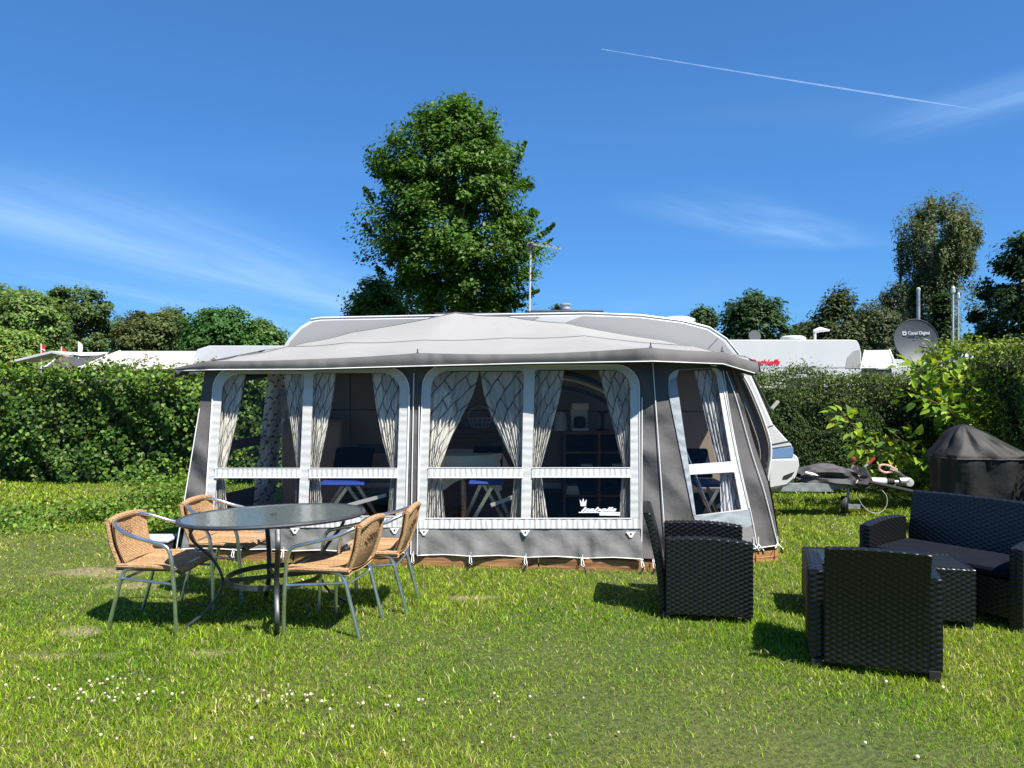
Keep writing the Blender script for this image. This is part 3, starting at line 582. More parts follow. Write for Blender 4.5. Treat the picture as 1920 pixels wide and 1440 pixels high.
# ------------------------------------------------------------------ grass
DECK = [(-3.3, 6.75), (1.28, 6.32), (2.36, 6.76), (3.0, 10.6), (-3.0, 10.6)]
def inside(px, py, poly):
    r = np.zeros(len(px), bool); m = len(poly)
    for i in range(m):
        x0, y0 = poly[i]; x1, y1 = poly[(i + 1) % m]; c = ((y0 > py) != (y1 > py)) & (px < (x1 - x0) * (py - y0) / (y1 - y0 + 1e-9) + x0); r ^= c
    return r
def grass():
    Vs, Fi, Cs = [], [], []; b = 0
    zones = [(2.3, 3.6, 11500, .024, .0040), (3.6, 5.0, 8000, .025, .0050), (5.0, 7.0, 4800, .026, .0066), (7.0, 9.5, 2100, .030, .0105), (9.5, 13, 950, .034, .016)]
    for (y0, y1, dens, h0, w0) in zones:
        x1 = .70 * y1 + 2.4; n = int(dens * (y1 - y0) * 2 * x1 * .93); x = rng.uniform(-x1, x1, n); y = rng.uniform(y0, y1, n)
        k = (np.abs(x) < .70 * y + 2.4) & ~inside(x, y, DECK)
        k &= rng.random(n) > bare_at(x, y) * .72
        x, y = x[k], y[k]; n = len(x)
        dry = fbm(x, y, 1.0, 3) + .8 * fbm(x, y, 3.4, 5) + .5 * fbm(x, y, 11.0, 15) ; tall = fbm(x, y, 3.0, 9)
        edge = np.clip(1 - (np.abs((y - 6.75) + (x + 3.3) * .0935) / .22), 0, 1) * (x > -3.1) * (x < 1.3)
        h = h0 * np.exp(rng.normal(0, .28, n)) * (1 + .25 * tall) * (1 + .9 * edge * rng.random(n) * (fbm(x, y, 2.2, 31) > .15)); w = w0 * rng.uniform(.6, 1.3, n)
        a = rng.uniform(0, 2 * PI, n); ln = rng.uniform(.25, 1.15, n) * h; dx, dy = np.cos(a), np.sin(a); f = rng.uniform(0, 2 * PI, n); wx, wy = np.cos(f) * w / 2, np.sin(f) * w / 2
        z0 = np.zeros(n) - .004; P = np.stack([x, y, z0], 1)
        v0 = P + np.stack([-wx, -wy, 0 * wx], 1); v1 = P + np.stack([wx, wy, 0 * wx], 1)
        m_ = P + np.stack([dx * ln * .3, dy * ln * .3, h * .6], 1); v2 = m_ + np.stack([wx * .8, wy * .8, 0 * wx], 1); v3 = m_ - np.stack([wx * .8, wy * .8, 0 * wx], 1); v4 = P + np.stack([dx * ln, dy * ln, h * .92], 1)
        V = np.stack([v0, v1, v2, v3, v4], 1).reshape(-1, 3); i = np.arange(n)[:, None] * 5 + b
        Vs.append(V); Fi.append((i + np.array([[0, 1, 2, 3]]), i + np.array([[3, 2, 4]])))
        base = np.array([.215, .335, .016]); lush = np.array([.112, .235, .012]); yel = np.array([.385, .375, .040]); straw = np.array([.50, .45, .20])
        t = np.clip(.42 + .42 * dry, 0, 1)[:, None]; c = lush * (1 - t) + (base * .45 + yel * .55) * t; pick = rng.random(n); k2 = pick < .06 + .12 * t[:, 0]; c[k2] = straw; k3 = (pick > .6) ; c[k3] = base
        c = c * np.exp(rng.normal(0, .3, (n, 1)) + .16 * fbm(x, y, 16.0, 17)[:, None]); Cs.append(np.repeat(c, 5, axis=0)); b += 5 * n
    q = np.concatenate([f[0] for f in Fi]); tr = np.concatenate([f[1] for f in Fi])
    me = mesh_np('grass', np.concatenate(Vs), np.concatenate([q.ravel(), tr.ravel()]), np.concatenate([np.full(len(q), 4), np.full(len(tr), 3)]).astype(np.int32), colors=np.concatenate(Cs))
    me.materials.append(m_grass); finish(bpy.data.objects.new('grass', me), label='short mown lawn grass with drier yellow patches', cat='grass', kind='stuff')
grass()
def clover():
    V, Fq, C = [], [], []; b = 0
    prof = [(0, -.9), (.8, -.55), (1, 0), (.75, .6), (0, .95)]
    groups = [(-2.2, 3.95, .22, .06, 20), (-1.85, 3.80, .22, .05, 18), (-1.2, 3.78, .20, .04, 18), (-.72, 3.76, .22, .05, 16), (.0, 3.8, .3, .08, 8), (-1.6, 3.3, .9, .16, 16), (-2.5, 4.0, .25, .08, 8), (1.3, 3.6, 1.2, .4, 14), (.2, 3.2, 1.2, .2, 10), (2.6, 8.2, .5, .6, 26)]
    for (cx, cy, sx, sy, n) in groups:
        for _ in range(n):
            x, y = rnd.gauss(cx, sx), rnd.gauss(cy, sy); r = rnd.uniform(.004, .0095); z = rnd.uniform(.022, .034)
            if any(((x - q[0]) ** 2 + (y - q[1]) ** 2) < 0 for q in [(0, 0)]): continue
            k = 6; tn = rnd.choice([(.72, .70, .62), (.66, .60, .52), (.55, .42, .34)])
            for pr, pz in prof:
                for j in range(k): a = 2 * PI * j / k; V.append((x + r * pr * math.cos(a), y + r * pr * math.sin(a), z + r * pz)); C.append(tn)
            for i in range(4):
                for j in range(k): Fq.append((b + i * k + j, b + i * k + (j + 1) % k, b + (i + 1) * k + (j + 1) % k, b + (i + 1) * k + j))
            b += 5 * k
    me = mesh_np('clover_flowers', V, Fq, np.full(len(Fq), 4, np.int32), colors=np.array(C)); me.materials.append(m_leafdull)
    finish(bpy.data.objects.new('clover_flowers', me), label='scattered small white clover flowers in the foreground lawn', cat='flowers', kind='stuff')
clover()

# ------------------------------------------------------------------ awning geometry
A0 = at(330, 1028, 6.71); B0 = at(1252, 1050, 6.29); C0 = at(1462, 1022, 6.71)
_ab = (B0 - A0); _ab.z = 0; _ab.normalize(); BACK = Vector((-_ab.y, _ab.x, 0))
PF = Plane(A0, B0, A0 + BACK * .28 + Vector((0, 0, 1.6)))
TB = PF.hit(1224, 680)
PS = Plane(B0, C0, TB)
TA = PF.hit(385, 697)
aw = empty('awning_tent', (-.8, 6.5, .11), label='grey and white caravan awning tent with curtained foil windows', cat='awning tent')
aw_i = Matrix.Translation(Vector((.8, -6.5, -.11)))
def apart(mb, name, m, smooth=False, parent=None, **kw):
    p = parent or aw
    o = mb.obj(name, m, p, smooth=smooth, **kw)
    if p is aw: o.location = (.8, -6.5, -.11)
    return o
def poly(pl, pts, off=0): return [pl.hit(u, v, off) for u, v in pts]
def arc(cx, cy, r, a0, a1, n=6): return [(cx + r * math.cos(R(a0 + (a1 - a0) * i / n)), cy + r * math.sin(R(a0 + (a1 - a0) * i / n))) for i in range(n + 1)]
TH = .004
# light frames, outline with rounded top corners, and their window openings (photo pixels, laid on the wall's own plane)
def frame_outline(l_top, r_top, top, bot, l_bot, r_bot, r=42):
    return [(l_bot, bot), (l_top, top + r)] + arc(l_top + r, top + r, r, 180, 270)[1:] + arc(r_top - r, top + r, r, 270, 360) + [(r_bot, bot)]
FR1 = frame_outline(399, 767, 688, 989, 382, 760); FR2 = frame_outline(792, 1199, 684, 991, 782, 1200)
def win(lt, rt, top, lb, rb, bot, r=16, side=None):
    """opening: top corners (lt,rt), bottom corners (lb,rb); big radius on one upper corner"""
    rl, rr = (r * 2.2, r * .4) if side == 'l' else ((r * .4, r * 2.2) if side == 'r' else (r, r))
    return [(lb, bot), (lt, top + rl)] + arc(lt + rl, top + rl, rl, 180, 270)[1:] + arc(rt - rr, top + rr, rr, 270, 360) + [(rb, bot)]
W1 = win(416, 570, 701, 401, 559, 968, side='l'); W2 = win(588, 750, 699, 577, 742, 968, side='r')
W3 = win(808, 982, 695, 799, 977, 971, side='l'); W4 = win(1003, 1182, 693, 995, 1182, 972, side='r')
def inset(o, d):
    cx = sum(p[0] for p in o) / len(o); cy = sum(p[1] for p in o) / len(o); return [(p[0] + (d if p[0] < cx else -d), p[1] + (d if p[1] < cy else -d)) for p in o]
d_in = -PF.n * TH
# dark canvas: navy behind the top, grey wall with openings under the frames
wall_out = [(336, 990), (385, 690), (1224, 672), (1246, 990)]
apart(MB().prism(poly(PF, wall_out), d_in, [poly(PF, inset(FR1, 5)), poly(PF, inset(FR2, 5))]), 'wall_canvas', m_grey)
# frames
for FR, wins in ((FR1, (W1, W2)), (FR2, (W3, W4))):
    apart(MB().prism(poly(PF, FR, .006), d_in, [poly(PF, w, .006) for w in wins]), 'window_frame', m_light)
    apart(MB().tube(poly(PF, FR, .012), .0045, 6), 'frame_piping', m_piping)
for w in (W1, W2, W3, W4):
    apart(MB().prism(poly(PF, inset(w, -6), -.004), d_in * .25), 'window_pane', m_pane)
for (l, r_, t_, b_) in ((402, 563, 878, 896), (579, 745, 878, 896), (802, 980, 877, 896), (997, 1183, 877, 895)):
    P = poly(PF, [(l, b_), (l + 1, t_), (r_, t_), (r_, b_)], .014); apart(MB().prism(P, d_in * 2), 'window_rail', m_lightv)
    apart(MB().tube(poly(PF, [(l, t_), (r_, t_)], .016), .003, 5).tube(poly(PF, [(l, b_), (r_, b_)], .016), .003, 5), 'rail_piping', m_piping)
for (l, r_, b_) in ((399, 742, 968), (798, 1184, 972)):
    apart(MB().tube(poly(PF, [(l, b_), (r_, b_)], .013), .004, 5), 'sill_piping', m_piping)
# puckered light band under the windows
for (l0, r0, l1, r1, t_, b_) in ((384, 748, 382, 748, 969.5, 989), (785, 1199, 783, 1199, 973, 991)):
    rows = []
    for i in range(4):
        v = t_ + (b_ - t_) * i / 3; rows.append([PF.hit(l0 + (r0 - l0) * j / 120, v, .011 + .0022 * math.sin(j * 1.1 + .7 * math.sin(j * .31)) * (1 if 0 < i < 3 else .4)) for j in range(121)])
    apart(MB().grid(rows), 'sill_band', m_lightv, smooth=True)
# skirt, gathered between its pegs
for (l0, r0, l1, r1, b0, b1) in ((384, 757, 333, 760, 1030, 1037), (783, 1203, 782, 1206, 1042, 1049)):
    rows = []; hooks = [0, .25, .5, .75, 1] if l0 < 500 else [0, .24, .49, .74, 1]
    for i in range(9):
        t = i / 8; row = []
        for j in range(81):
            s = j / 80; u = (l0 + (r0 - l0) * s) * (1 - t) + (l1 + (r1 - l1) * s) * t if l0 > 700 else (l1 + 6 + (r1 - l1 - 6) * s) * t + (347 + (r0 - 347) * s) * (1 - t); bv = b0 + (b1 - b0) * s
            near = min(abs(s - h) for h in hooks); sag = -3.0 * min(near / .125, 1) ** .7; v = 989 * (1 - t) + (bv + sag) * t
            w = .016 * t * math.sin(s * 70 + 3 * math.sin(s * 9)) * math.exp(-((near) / .06) ** 2) + .014 * math.sin(s * 19 + t * 3) * t + .006 * math.sin(s * 43 - t * 5) * math.sin(PI * t)
            row.append(PF.hit(u, v, .003 + w))
        rows.append(row)
    apart(MB().grid(rows), 'skirt', m_skirt, smooth=True); apart(MB().tube(rows[-1], .005, 5), 'skirt_hem', m_piping)
# dark strips between the panels reach down to the hem
for (a, b_, c, d) in (((759, 988), (782, 988), (781, 1040), (760, 1038)), ((1202, 988), (1246, 988), (1252, 1049), (1206, 1047))):
    apart(MB().prism(poly(PF, (a, b_, c, d), .002), d_in), 'corner_strip', m_grey)
for line in (((776, 700), (770, 1040)), ((1204, 745), (1203, 1048)), ((374, 766), (331, 1028)), ((786, 760), (782, 1040)), ((768, 740), (760, 1038))):
    apart(MB().tube(poly(PF, line, .012), .0045, 6), 'seam_piping', m_piping)
for u, v in ((412, 990), (553, 990), (740, 990), (795, 993), (985, 994), (1183, 997)):                   # reinforced eyelets
    p = poly(PF, [(u - 9, v), (u + 9, v), (u + 2, v + 11), (u - 2, v + 11)], .017); e = apart(MB().prism(p, d_in * .5), 'eyelet_patch', m_piping)
    k = MB().tube([PF.hit(u, v + 4, .016), PF.hit(u, v + 4, .02)], .008, 8).obj('eyelet', m_rubber, e)

# ---- angled right panel
d_is = -PS.n * TH
FS = [(1322, 1014), (1300, 965), (1253, 735)] + arc(1274, 714, 21, 180, 260, 4)[1:] + arc(1338, 706, 17, 275, 350, 4) + [(1404, 953), (1417, 1019)]
WU = [(1288, 871), (1268, 710), (1273, 694), (1334, 690), (1343, 702), (1371, 865)]; WL = [(1305, 966), (1290, 891), (1377, 886), (1390, 955)]
wall_s = [(1252, 1050), (1224, 676), (1366, 688), (1392, 758), (1416, 838), (1440, 905), (1462, 1022)]
apart(MB().prism(poly(PS, wall_s), d_is, [poly(PS, inset(FS, 4))]), 'side_wall_canvas', m_grey)
FSl = [(1303, 978), (1253, 735)] + arc(1274, 714, 21, 180, 260, 4)[1:] + arc(1338, 706, 17, 275, 350, 4) + [(1404, 953), (1408, 966)]
apart(MB().prism(poly(PS, FSl, .006), d_is, [poly(PS, WU, .006), poly(PS, WL, .006)]), 'side_window_frame', m_light)
apart(MB().prism(poly(PS, [(1300, 966), (1253, 735), (1258, 712), (1268, 708), (1305, 967)], .012), d_is), 'silver_strip', m_silver)
apart(MB().prism(poly(PS, [(1311, 990), (1300, 967.5), (1390, 957), (1405, 955), (1410, 985), (1400, 992)], .009), d_is), 'silver_band', m_silver)
apart(MB().prism(poly(PS, [(1322, 1016), (1311, 991), (1400, 993), (1410, 986), (1419, 1020)], .006), d_is), 'side_skirt', m_skirt)
apart(MB().prism(poly(PS, inset(WU, -4), -.004), d_is * .25), 'side_window_pane', m_pane2); apart(MB().prism(poly(PS, inset(WL, -4), -.004), d_is * .25), 'side_window_pane', m_pane2)
apart(MB().prism(poly(PS, [(1291, 890), (1288, 871), (1371, 865), (1377, 885)], .010), d_is), 'side_window_rail', m_lightv)
for line in (((1224, 681), (1236, 850), (1250, 1048)), ((1356, 694), (1378, 830), (1408, 962), (1419, 1020)), ((1362, 696), (1382, 752), (1410, 850), (1434, 925), (1458, 1020)), ((1338, 690), (1353, 714), (1378, 840), (1404, 953))):
    apart(MB().tube(curve_pts(poly(PS, line, .012), 6), .0042, 6), 'seam_piping', m_piping)
# wrinkled lower part and tarp hem
apart(MB().tube(poly(PS, [(1252, 1049), (1330, 1040), (1462, 1022)], .006), .005, 5), 'skirt_hem', m_piping)
# ---- return wall to the caravan on the right: open flap with pale inner curtain
TC = PS.hit(1368, 690); D0 = Vector((2.72, 8.36, .11)); DT = Vector((2.52, 8.36, 1.78))
M0 = C0.lerp(D0, .5) + Vector((.02, 0, 0)); MT = TC.lerp(DT, .5)
edge = [PS.hit(u, v, 0) for u, v in ((1462, 1022), (1451, 960), (1440, 905), (1428, 870), (1416, 838), (1404, 798), (1392, 758), (1379, 722), (1368, 692))]
apart(MB().grid([[p + Vector((.004 + .03 * s + .012 * math.sin(s * 9 + i), .26 * s, .0)) for s in (0, .25, .5, .75, 1)] for i, p in enumerate(edge)]), 'return_wall', m_grey, smooth=True)
apart(MB().tube([p + Vector((.036, .26, 0)) for p in edge], .006, 6), 'seam_piping', m_piping)
fl = curve_pts([at(1388, 694, 8.0), at(1410, 735, 8.0), at(1436, 800, 8.0), at(1446, 845, 8.0), at(1440, 905, 8.0), at(1447, 970, 8.0)], 6)
fl2 = curve_pts([at(1352, 690, 8.1), at(1364, 735, 8.1), at(1386, 800, 8.1), at(1400, 845, 8.1), at(1404, 905, 8.1), at(1415, 970, 8.1)], 6)
apart(MB().grid([[a.lerp(b_, k / 8) + Vector((0, .03 * math.sin(k * 2.3 + i * .1), 0)) for k in range(9)] for i, (a, b_) in enumerate(zip(fl2, fl))]), 'door_flap', m_skirt, smooth=True)
apart(MB().tube(fl, .011, 6), 'flap_piping', m_piping)
# ---- left side wall with its own window
M1 = Vector((-3.14, 7.2, .11)); E0 = Vector((-2.62, 8.42, .11)); MT1 = Vector((-2.86, 7.4, 1.68)); ET = Vector((-2.5, 8.42, 1.85))
apart(MB().prism([A0, M1, MT1, TA], (.004, 0, 0)), 'side_gusset', m_grey)
lerp4 = lambda s, t: M1.lerp(E0, s).lerp(MT1.lerp(ET, s), t)
out_ = [lerp4(s, t) for s, t in ((0, 0), (1, 0), (1, 1), (0, 1))]; hl = [lerp4(s, t) for s, t in ((.18, .2), (.84, .2), (.84, .46), (.18, .46))]; hu = [lerp4(s, t) for s, t in ((.18, .52), (.84, .52), (.8, .88), (.2, .88))]
apart(MB().prism(out_, (.004, .002, 0), [hl, hu]), 'left_wall_canvas', m_grey)
for h_ in (hl, hu): apart(MB().prism([p + Vector((-.006, -.003, 0)) for p in h_], (.001, 0, 0)), 'left_window_pane', m_pane)
apart(MB().tube([A0 + Vector((-.05, .12, 0)), MT1.lerp(TA, .5)], .006, 6), 'seam_piping', m_piping)

# ---- roof: eave, seam and rail lines
eave = [(331, 690, 6.98), (392, 678, 6.80), (573, 675, 6.68), (786, 663, 6.56), (990, 665, 6.45), (1219, 653, 6.26), (1355, 661, 6.60), (1421, 681, 6.82)]
fasc = [(331, 695, 6.98), (392, 693, 6.80), (573, 692, 6.68), (786, 686, 6.56), (990, 681, 6.45), (1226, 677, 6.26), (1355, 682, 6.60), (1423, 702, 6.82)]
seam = [(446, 668, 7.6), (540, 650, 7.75), (650, 643, 7.72), (790, 638, 7.68), (950, 634, 7.62), (1095, 630, 7.55), (1300, 649, 7.55), (1402, 671, 7.7)]
rail = [(500, 656, 8.42), (572, 643, 8.42), (660, 623, 8.42), (855, 586, 8.42), (950, 593, 8.42), (1060, 606, 8.42), (1240, 638, 8.42), (1392, 667, 8.42)]
def line(rowp, n=8, sag=0):
    o = []
    for a, b_ in zip(rowp, rowp[1:]):
        pa, pb = at(*a), at(*b_)
        for k in range(n):
            t = k / n; p = pa.lerp(pb, t); p.z -= sag * math.sin(PI * t); o.append(p)
    o.append(at(*rowp[-1])); return o
e_, s_, r_ = line(eave, 8, .006), line(seam, 8, .012), line(rail, 8, .012)
roof = MB(); rows = []
for k in range(6): t = k / 6; rows.append([a.lerp(b_, t) - Vector((0, 0, .02 * math.sin(PI * t))) for a, b_ in zip(e_, s_)])
for k in range(7): t = k / 6; rows.append([a.lerp(b_, t) - Vector((0, 0, .02 * math.sin(PI * t))) for a, b_ in zip(s_, r_)])
apart(roof.grid(rows), 'roof', m_roof, smooth=True)
apart(MB().grid([[p - Vector((0, 0, .012)) for p in r0] for r0 in rows]), 'roof_lining', m_navy)
apart(MB().tube([p + Vector((0, -.002, .003)) for p in s_], .004, 4), 'roof_seam', m_skirt)
apart(MB().tube([p + Vector((0, -.012, .0)) for p in r_], .005, 4), 'roof_seam', m_skirt)
hem = line(fasc, 8, .0); top_ = [p + Vector((0, -.004, .006)) for p in e_]
rows = []
for k in range(6):
    t = k / 5; rows.append([a.lerp(b_, t) + Vector((0, -.010 * math.sin(PI * t) - .006 * math.sin(i * .9 + 2 * math.sin(i * .23)) * t, 0)) for i, (a, b_) in enumerate(zip(top_, hem))])
apart(MB().grid(rows), 'valance', m_valance, smooth=True)
apart(MB().tube([p + Vector((0, -.004, -.002)) for p in hem[:-1]], .005, 5), 'valance_hem', m_piping)
# underside and side valances
apart(MB().grid([hem, [p + Vector((0, .22, -.012)) for p in hem]]), 'eave_underside', m_navy)
for a, b_, sx in ((at(*eave[-1]), at(*rail[-1]), 1), (at(*eave[0]), at(*rail[0]), -1)):
    apart(MB().grid([[a.lerp(b_, s / 10) + Vector((sx * .01, 0, .004)) for s in range(11)], [a.lerp(b_, s / 10) + Vector((sx * (.03 + .01 * math.sin(s * 2)), 0, -.09 if s < 10 else -.05)) for s in range(11)]]), 'end_valance', m_valance)
for u, v, Y in ((783, 664, 6.58), (1220, 653, 6.3), (1354, 660, 6.62)):
    p = at(u, v, Y); apart(MB().lathe([(.012, 0), (.014, .01), (.006, .02), (.004, .045), (.001, .05)], p, 10), 'pole_tip', m_darkmetal)
# inside frame poles
for a, b_ in ((at(780, 1040, 6.75), at(782, 690, 6.85)), (at(1360, 1030, 6.7), at(1222, 690, 6.6))):
    apart(MB().tube([a, b_], .012, 8), 'frame_pole', m_alu)
# peg loops and cleats along the hem
pegs = [(345, 1030), (439, 1031), (532, 1033), (650, 1036), (775, 1041), (883, 1043), (986, 1045), (1092, 1047), (1204, 1050), (1226, 1051)]
for u, v in pegs:
    e = PF.hit(u, v, .012); q = MB(); q.tube([e + Vector((0, 0, .03)), e, e + Vector((.01, -.05, -.05))], .004, 5); q.tube([e + Vector((-.01, 0, .01)), e + Vector((-.012, -.04, -.045)), e + Vector((.012, -.055, -.06))], .003, 5)
    l_ = apart(q, 'peg_loop', m_piping, smooth=True); q2 = MB(); q2.beam(e + Vector((.01, -.04, -.045)), e + Vector((.03 * rnd.choice((-1, 1)), -.075, -.10)), .016, .012); q2.obj('cleat', m_rubber, l_)
for u, v in ((1413, 1020), (1422, 1020), (1458, 1018)):
    e = PS.hit(u, v, .012); q = MB(); q.tube([e + Vector((0, 0, .06)), e, e + Vector((.02, -.03, -.03)), e + Vector((.035, -.035, -.05))], .005, 5).tube([e, e + Vector((-.03, -.03, -.04))], .004, 5); l_ = apart(q, 'peg_loop', m_piping, smooth=True)
    MB().beam(e + Vector((.02, -.03, -.03)), e + Vector((.03, -.04, -.08)), .016, .012).obj('cleat', m_rubber, l_)

# window sticker: script lettering with a crown
def text_mesh(txt, size, shear=0, bold=0, extr=.0004):
    c = bpy.data.curves.new('lettering', 'FONT'); c.body = txt; c.size = size; c.shear = shear; c.offset = bold; c.extrude = extr; c.align_x = 'LEFT'; c.space_character = .95
    o = bpy.data.objects.new('tmp', c); COL.objects.link(o); dg = bpy.context.evaluated_depsgraph_get(); me = bpy.data.meshes.new_from_object(o.evaluated_get(dg)); bpy.data.objects.remove(o); return me
def put_text(me, name, m, origin, xdir, zdir, parent, inv=None, width=None):
    co_ = np.array([v.co for v in me.vertices]); w = co_[:, 0].max() - co_[:, 0].min(); s = (width / w) if width else 1
    xdir = Vector(xdir).normalized(); zdir = Vector(zdir).normalized(); nrm = xdir.cross(zdir); mt = Matrix((xdir, zdir, nrm)).transposed().to_4x4()
    mt = Matrix.Translation(origin) @ mt @ Matrix.Diagonal((s, 1, 1, 1)); me.transform(mt); me.materials.clear(); me.materials.append(m)
    return finish(bpy.data.objects.new(name, me), parent)
t0 = PF.hit(1088, 959, .010); t1 = PF.hit(1160, 959, .010); tz = PF.hit(1088, 940, .010)
stk = text_mesh('Isabella', .050, .45, .0012); o = put_text(stk, 'brand_lettering', m_white, t0, t1 - t0, tz - t0, aw, width=(t1 - t0).length * .93); o.location = (.8, -6.5, -.11)
q = MB(); q.prism(poly(PF, [(1085, 961.5), (1085, 960), (1163, 960.2), (1163, 961.8)], .010), d_in * .2); q.prism(poly(PF, [(1124, 966.3), (1124, 962.3), (1163, 962.8), (1163, 966.8)], .010), d_in * .2)
apart(q, 'lettering_underline', m_white)
q = MB(); cr = [(1089, 949), (1087, 936), (1091, 942), (1093.5, 934), (1096, 942), (1100, 936), (1098.5, 949)]
q.prism(poly(PF, cr, .010), d_in * .2); apart(q, 'crown_emblem', m_white)

# ------------------------------------------------------------------ platform
pf = empty('wooden_platform', (-.8, 6.5, 0), label='low timber platform under the awning tent', cat='platform'); PFO = (.8, -6.5, 0)
def plank(a, b_, z0, z1, th, m, name='board', parent=pf, off=PFO):
    a, b_ = Vector(a), Vector(b_); mid = (z0 + z1) / 2; o = MB().beam((a.x, a.y, mid), (b_.x, b_.y, mid), th, z1 - z0).obj(name, m, parent, bevel=.004); o.location = off; return o
LA = Vector((A0.x, A0.y + .03, 0)); LB = Vector((B0.x, B0.y + .03, 0)); LC = Vector((C0.x - .01, C0.y + .03, 0))
for k in range(4):
    a, b_ = LA.lerp(LB, k / 4 + (.0012 if k else 0)), LA.lerp(LB, (k + 1) / 4 - .0012); plank(a, b_, -.02 + .003 * (k % 2), .095, .032, m_deck)
for k in range(2):
    plank(LB.lerp(LC, k / 2 + (.004 if k == 0 else .003)), LB.lerp(LC, (k + 1) / 2 - .003), .035, .10, .032, m_deck2)
plank(LB.lerp(LC, .01), LC, -.02, .033, .03, m_deck)
plank(LC + Vector((.0, .03, 0)), Vector((2.75, 8.4, 0)), -.02, .10, .03, m_deck2); plank(LA + Vector((-.01, .03, 0)), Vector((-3.0, 8.4, 0)), -.02, .095, .03, m_deck)
for k in range(8):
    y = 6.72 + k * .215; x0 = -2.9 + .04 * k; x1 = 1.2 if k == 0 else 2.25 + .04 * k
    if k < 2: y += 0
    MBo = MB().box((x0, y + (.04 if k == 0 else 0), .06), (x1 - (0.5 if k == 0 else 0), y + .205, .088)).obj('floor_board', m_deck, pf); MBo.location = PFO

# ------------------------------------------------------------------ curtains
def curtain(label, rows_px, pl=PF, off=-.07, freq=7, seed=0, grp='printed curtains inside the front windows'):
    """rows_px: (v, uL, uR); pleated cloth following those edges"""
    P = []; UVs = []; r2 = random.Random(seed); ph = r2.uniform(0, 6); rows_px = sorted(rows_px); vs = [r[0] for r in rows_px]; wmax = max(r[2] - r[1] for r in rows_px); n = 44; nr = 34
    wtop = (pl.hit(rows_px[0][2], vs[0]) - pl.hit(rows_px[0][1], vs[0])).length
    for i in range(nr):
        v = vs[0] + (vs[-1] - vs[0]) * i / (nr - 1); uL = float(np.interp(v, vs, [r[1] for r in rows_px])); uR = float(np.interp(v, vs, [r[2] for r in rows_px])); c = 1 - (uR - uL) / wmax
        row = []
        for j in range(n):
            s = j / (n - 1); sw = s + .012 * math.sin(s * freq * 2 * PI * .5 + ph + i * .1)
            d = (.012 + .022 * c + .004 * math.sin(i * .3)) * math.sin(s * freq * 2 * PI + ph + .25 * math.sin(i * .22)) + .006 * math.sin(s * 31 + i * .21)
            q = pl.hit(uL + (uR - uL) * sw, v, off + d); row.append(q); UVs.append((s * .52 + seed * .37, (v - vs[0]) / F * 6.6, seed * .1))
        P.append(row)
    b = MB().grid(P); me = mesh_np('curtain', b.v, np.array(b.f), np.full(len(b.f), 4, np.int32), uv=UVs, smooth=True); me.materials.append(m_curtain)
    return finish(bpy.data.objects.new('curtain', me), label=label, cat='curtain', group=grp)
CU = [('curtain on the left side of the leftmost awning window', [(702, 414, 460), (760, 410, 450), (820, 406, 437), (878, 404, 424), (896, 403, 422), (968, 398, 427)]),
      ('narrow curtain on the right side of the leftmost awning window', [(702, 532, 573), (760, 540, 572), (820, 549, 571), (878, 556, 564), (896, 555, 563), (968, 554, 562)]),
      ('curtain on the left side of the second awning window from the left', [(700, 588, 630), (760, 586, 622), (820, 583, 610), (878, 580, 598), (896, 579, 600), (968, 575, 607)]),
      ('curtain on the right side of the second awning window from the left', [(700, 697, 752), (760, 704, 750), (820, 716, 748), (878, 732, 746), (896, 733, 745), (968, 727, 744)]),
      ('wide curtain on the left side of the third awning window', [(697, 806, 897), (740, 806, 886), (780, 805, 866), (820, 804, 846), (878, 803, 825), (896, 802, 828), (971, 796, 835)]),
      ('curtain meeting its pair at the top of the third awning window', [(697, 901, 984), (740, 908, 984), (780, 922, 982), (820, 940, 981), (878, 966, 979), (896, 964, 979), (971, 956, 979)]),
      ('curtain on the left side of the fourth awning window, above the blue stripes', [(695, 1003, 1057), (740, 1001, 1050), (800, 999, 1035), (878, 997, 1014), (896, 996, 1016), (971, 992, 1027)]),
      ('curtain on the right side of the fourth awning window, beside the script logo', [(695, 1122, 1184), (740, 1134, 1184), (800, 1150, 1184), (878, 1169, 1184), (896, 1166, 1184), (971, 1162, 1184)])]
for i, (lab, rw) in enumerate(CU): curtain(lab, rw, seed=i, freq=7 if i not in (4, 5) else 8)
curtain('curtain in the slanted window of the angled right awning panel', [(690, 1300, 1340), (760, 1318, 1352), (820, 1332, 1362), (868, 1345, 1370), (890, 1350, 1378), (960, 1352, 1390)], pl=PS, off=-.07, seed=11, freq=5)
PLs = Plane(at(480, 1000, 7.95), at(520, 1000, 8.3), at(480, 700, 7.95))
for lab, a, b_, k in (('dim curtain hanging at the far end of the left side window', .70, .95, 21), ('dim curtain hanging at the near end of the left side window', .03, .22, 22)):
    P = [[lerp4(a + (b_ - a) * j / 30, .93 - .86 * i / 14) + Vector((.05 + .018 * math.sin(j * 1.3), 0, 0)) for j in range(31)] for i in range(15)]
    UVs = [(j * .012, i * .1, k) for i in range(15) for j in range(31)]; b = MB().grid(P); me = mesh_np('curtain', b.v, np.array(b.f), np.full(len(b.f), 4, np.int32), uv=UVs, smooth=True); me.materials.append(m_curtain)
    finish(bpy.data.objects.new('curtain', me), label=lab, cat='curtain', group='printed curtains inside the left side window')

